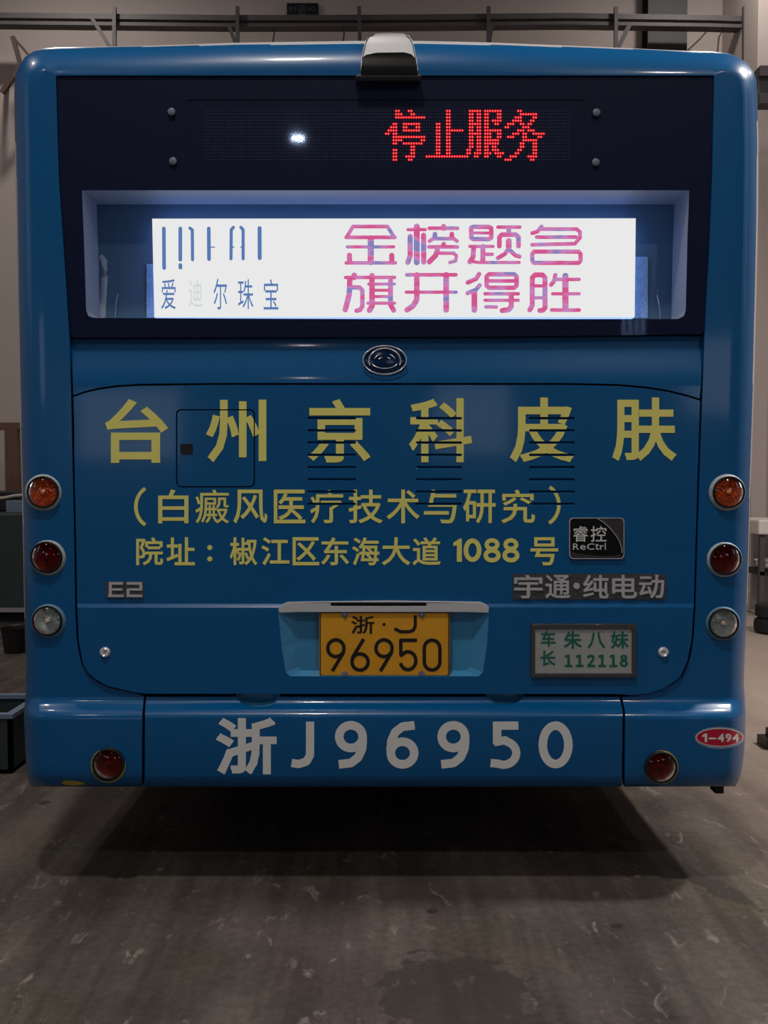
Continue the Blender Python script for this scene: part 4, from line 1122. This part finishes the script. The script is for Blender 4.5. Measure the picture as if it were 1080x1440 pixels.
mesh('machine_pipe', *tube_vf([P(-20, 702, 8.8), P(6, 700, 8.8), P(20, 697, 8.8), P(34, 696, 8.8)], 0.015), M['beige'], t, smooth=True)
c = PF(27, 917)
bk_ = mesh('bucket', *lathe_vf([(0.0001, 0.0), (0.085, 0.0), (0.11, 0.20), (0.118, 0.205), (0.116, 0.19), (0.10, 0.19), (0.08, 0.02), (0.0001, 0.02)], (c.x - .03, c.y, 0), 'z', 24), M['black_plastic'], None, smooth=True)
tag(bk_, 'small black bucket on the floor beside the left flank of the bus', 'bucket')
lo = PF(-60, 1088); hi = P(16, 1010, lo.y)
t = thing('crate', (hi.x - .2, lo.y + .2, 0), 'dark green crate on the floor at the left edge, with a pale rim', 'crate')
x1 = hi.x; x0 = x1 - 0.42; y0 = lo.y; z1 = hi.z
mesh('crate_body', *join([box_vf((x0, y0, 0), (x1, y0 + .02, z1)), box_vf((x0, y0 + .38, 0), (x1, y0 + .4, z1)), box_vf((x0, y0, 0), (x0 + .02, y0 + .4, z1)), box_vf((x1 - .02, y0, 0), (x1, y0 + .4, z1)), box_vf((x0, y0, 0), (x1, y0 + .4, .02))]), M['dark_green'], t)
mesh('crate_rim', *join([box_vf((x0 - .01, y0 - .01, z1), (x1 + .01, y0 + .03, z1 + .02)), box_vf((x0 - .01, y0 + .37, z1), (x1 + .01, y0 + .41, z1 + .02)), box_vf((x0 - .01, y0 + .03, z1), (x0 + .03, y0 + .37, z1 + .02)), box_vf((x1 - .03, y0 + .03, z1), (x1 + .01, y0 + .37, z1 + .02))]), M['pale_blue'], t)

# ---- right side: partition, wash stand, tyres
Yr = 11.4
a, b = P(1056, 700, Yr), P(1079, 600, Yr)
o = box('wall_partition', (a.x, Yr, 0), (b.x, YF_, ZC), M['plaster']); struct(o)
a, b = P(1068, 145, 10.9), P(1180, 92, 10.9)
o = mesh('wall_bracket', *join([box_vf((a.x, 10.9, a.z), (b.x, 11.1, a.z + .12)), box_vf((a.x, 10.9, b.z - .12), (b.x, 11.1, b.z)), box_vf((a.x, 10.95, a.z + .12), (b.x, 11.02, b.z - .12)), box_vf((b.x - .3, 11.1, a.z), (b.x, YF_, b.z))]), M['steel'])
tag(o, 'dark steel beam stub high at the right edge beside the top of the bus', 'beam')
t = thing('wash_stand', (P(1090, 800, 9.0).x, 9.3, 0), 'white wash stand with a basin at the right edge behind the bus', 'sink')
a, b = P(1067, 752, 9.0), P(1160, 731, 9.0)
box('stand_top', (a.x, 9.0, a.z), (b.x, 9.6, b.z), M['white_enamel'], t, 0.02)
a2 = P(1063, 790, 9.2)
box('stand_back', (P(1062, 740, 9.55).x, 9.6, 0), (P(1160, 740, 9.55).x, 9.66, P(1060, 728, 9.6).z), M['grey_cab'], t)
for xx in (1070, 1156): box('stand_leg', (P(xx, 700, 9.05).x, 9.05, 0), (P(xx, 700, 9.05).x + .05, 9.1, a.z), M['steel'], t)
cb = P(1092, 795, 9.2)
mesh('basin', *lathe_vf([(0.0001, -0.05), (0.12, -0.05), (0.19, -0.01), (0.21, 0.05), (0.225, 0.055), (0.20, 0.04), (0.17, 0.0), (0.0001, -0.03)], cb, 'z', 28), M['white_enamel'], t, smooth=True)
mesh('basin_shelf', *box_vf((P(1066, 800, 9.1).x, 9.05, cb.z - .09), (P(1160, 800, 9.1).x, 9.6, cb.z - .05)), M['black_plastic'], t)
for i, (px, py, r) in enumerate(((1086, 885, .16), (1086, 885, .15))):
    c = PF(px, 890); z = 0.07 + 0.135 * i
    prof = [(r * .55, -.05), (r * .8, -.065), (r * .97, -.05), (r, 0), (r * .97, .05), (r * .8, .065), (r * .55, .05), (r * .55, -.05)]
    o = mesh('small_tyre', *lathe_vf(prof, (c.x, c.y, z), 'z', 28), M['rubber'], None, smooth=True)
    tag(o, ['small black tyre flat on the floor at the right edge, bottom of two', 'small black tyre on top of another at the right edge'][i], 'tyre', 'small tyres stacked by the wash stand')
c = PF(1090, 1050)
o = mesh('rubber_chock', *join([box_vf((c.x - .07, c.y - .06, 0), (c.x + .09, c.y + .06, .05)), box_vf((c.x - .03, c.y - .05, .05), (c.x + .09, c.y + .05, .09))]), M['black_plastic'])
tag(o, 'black rubber wheel chock on the concrete at the right edge', 'chock')
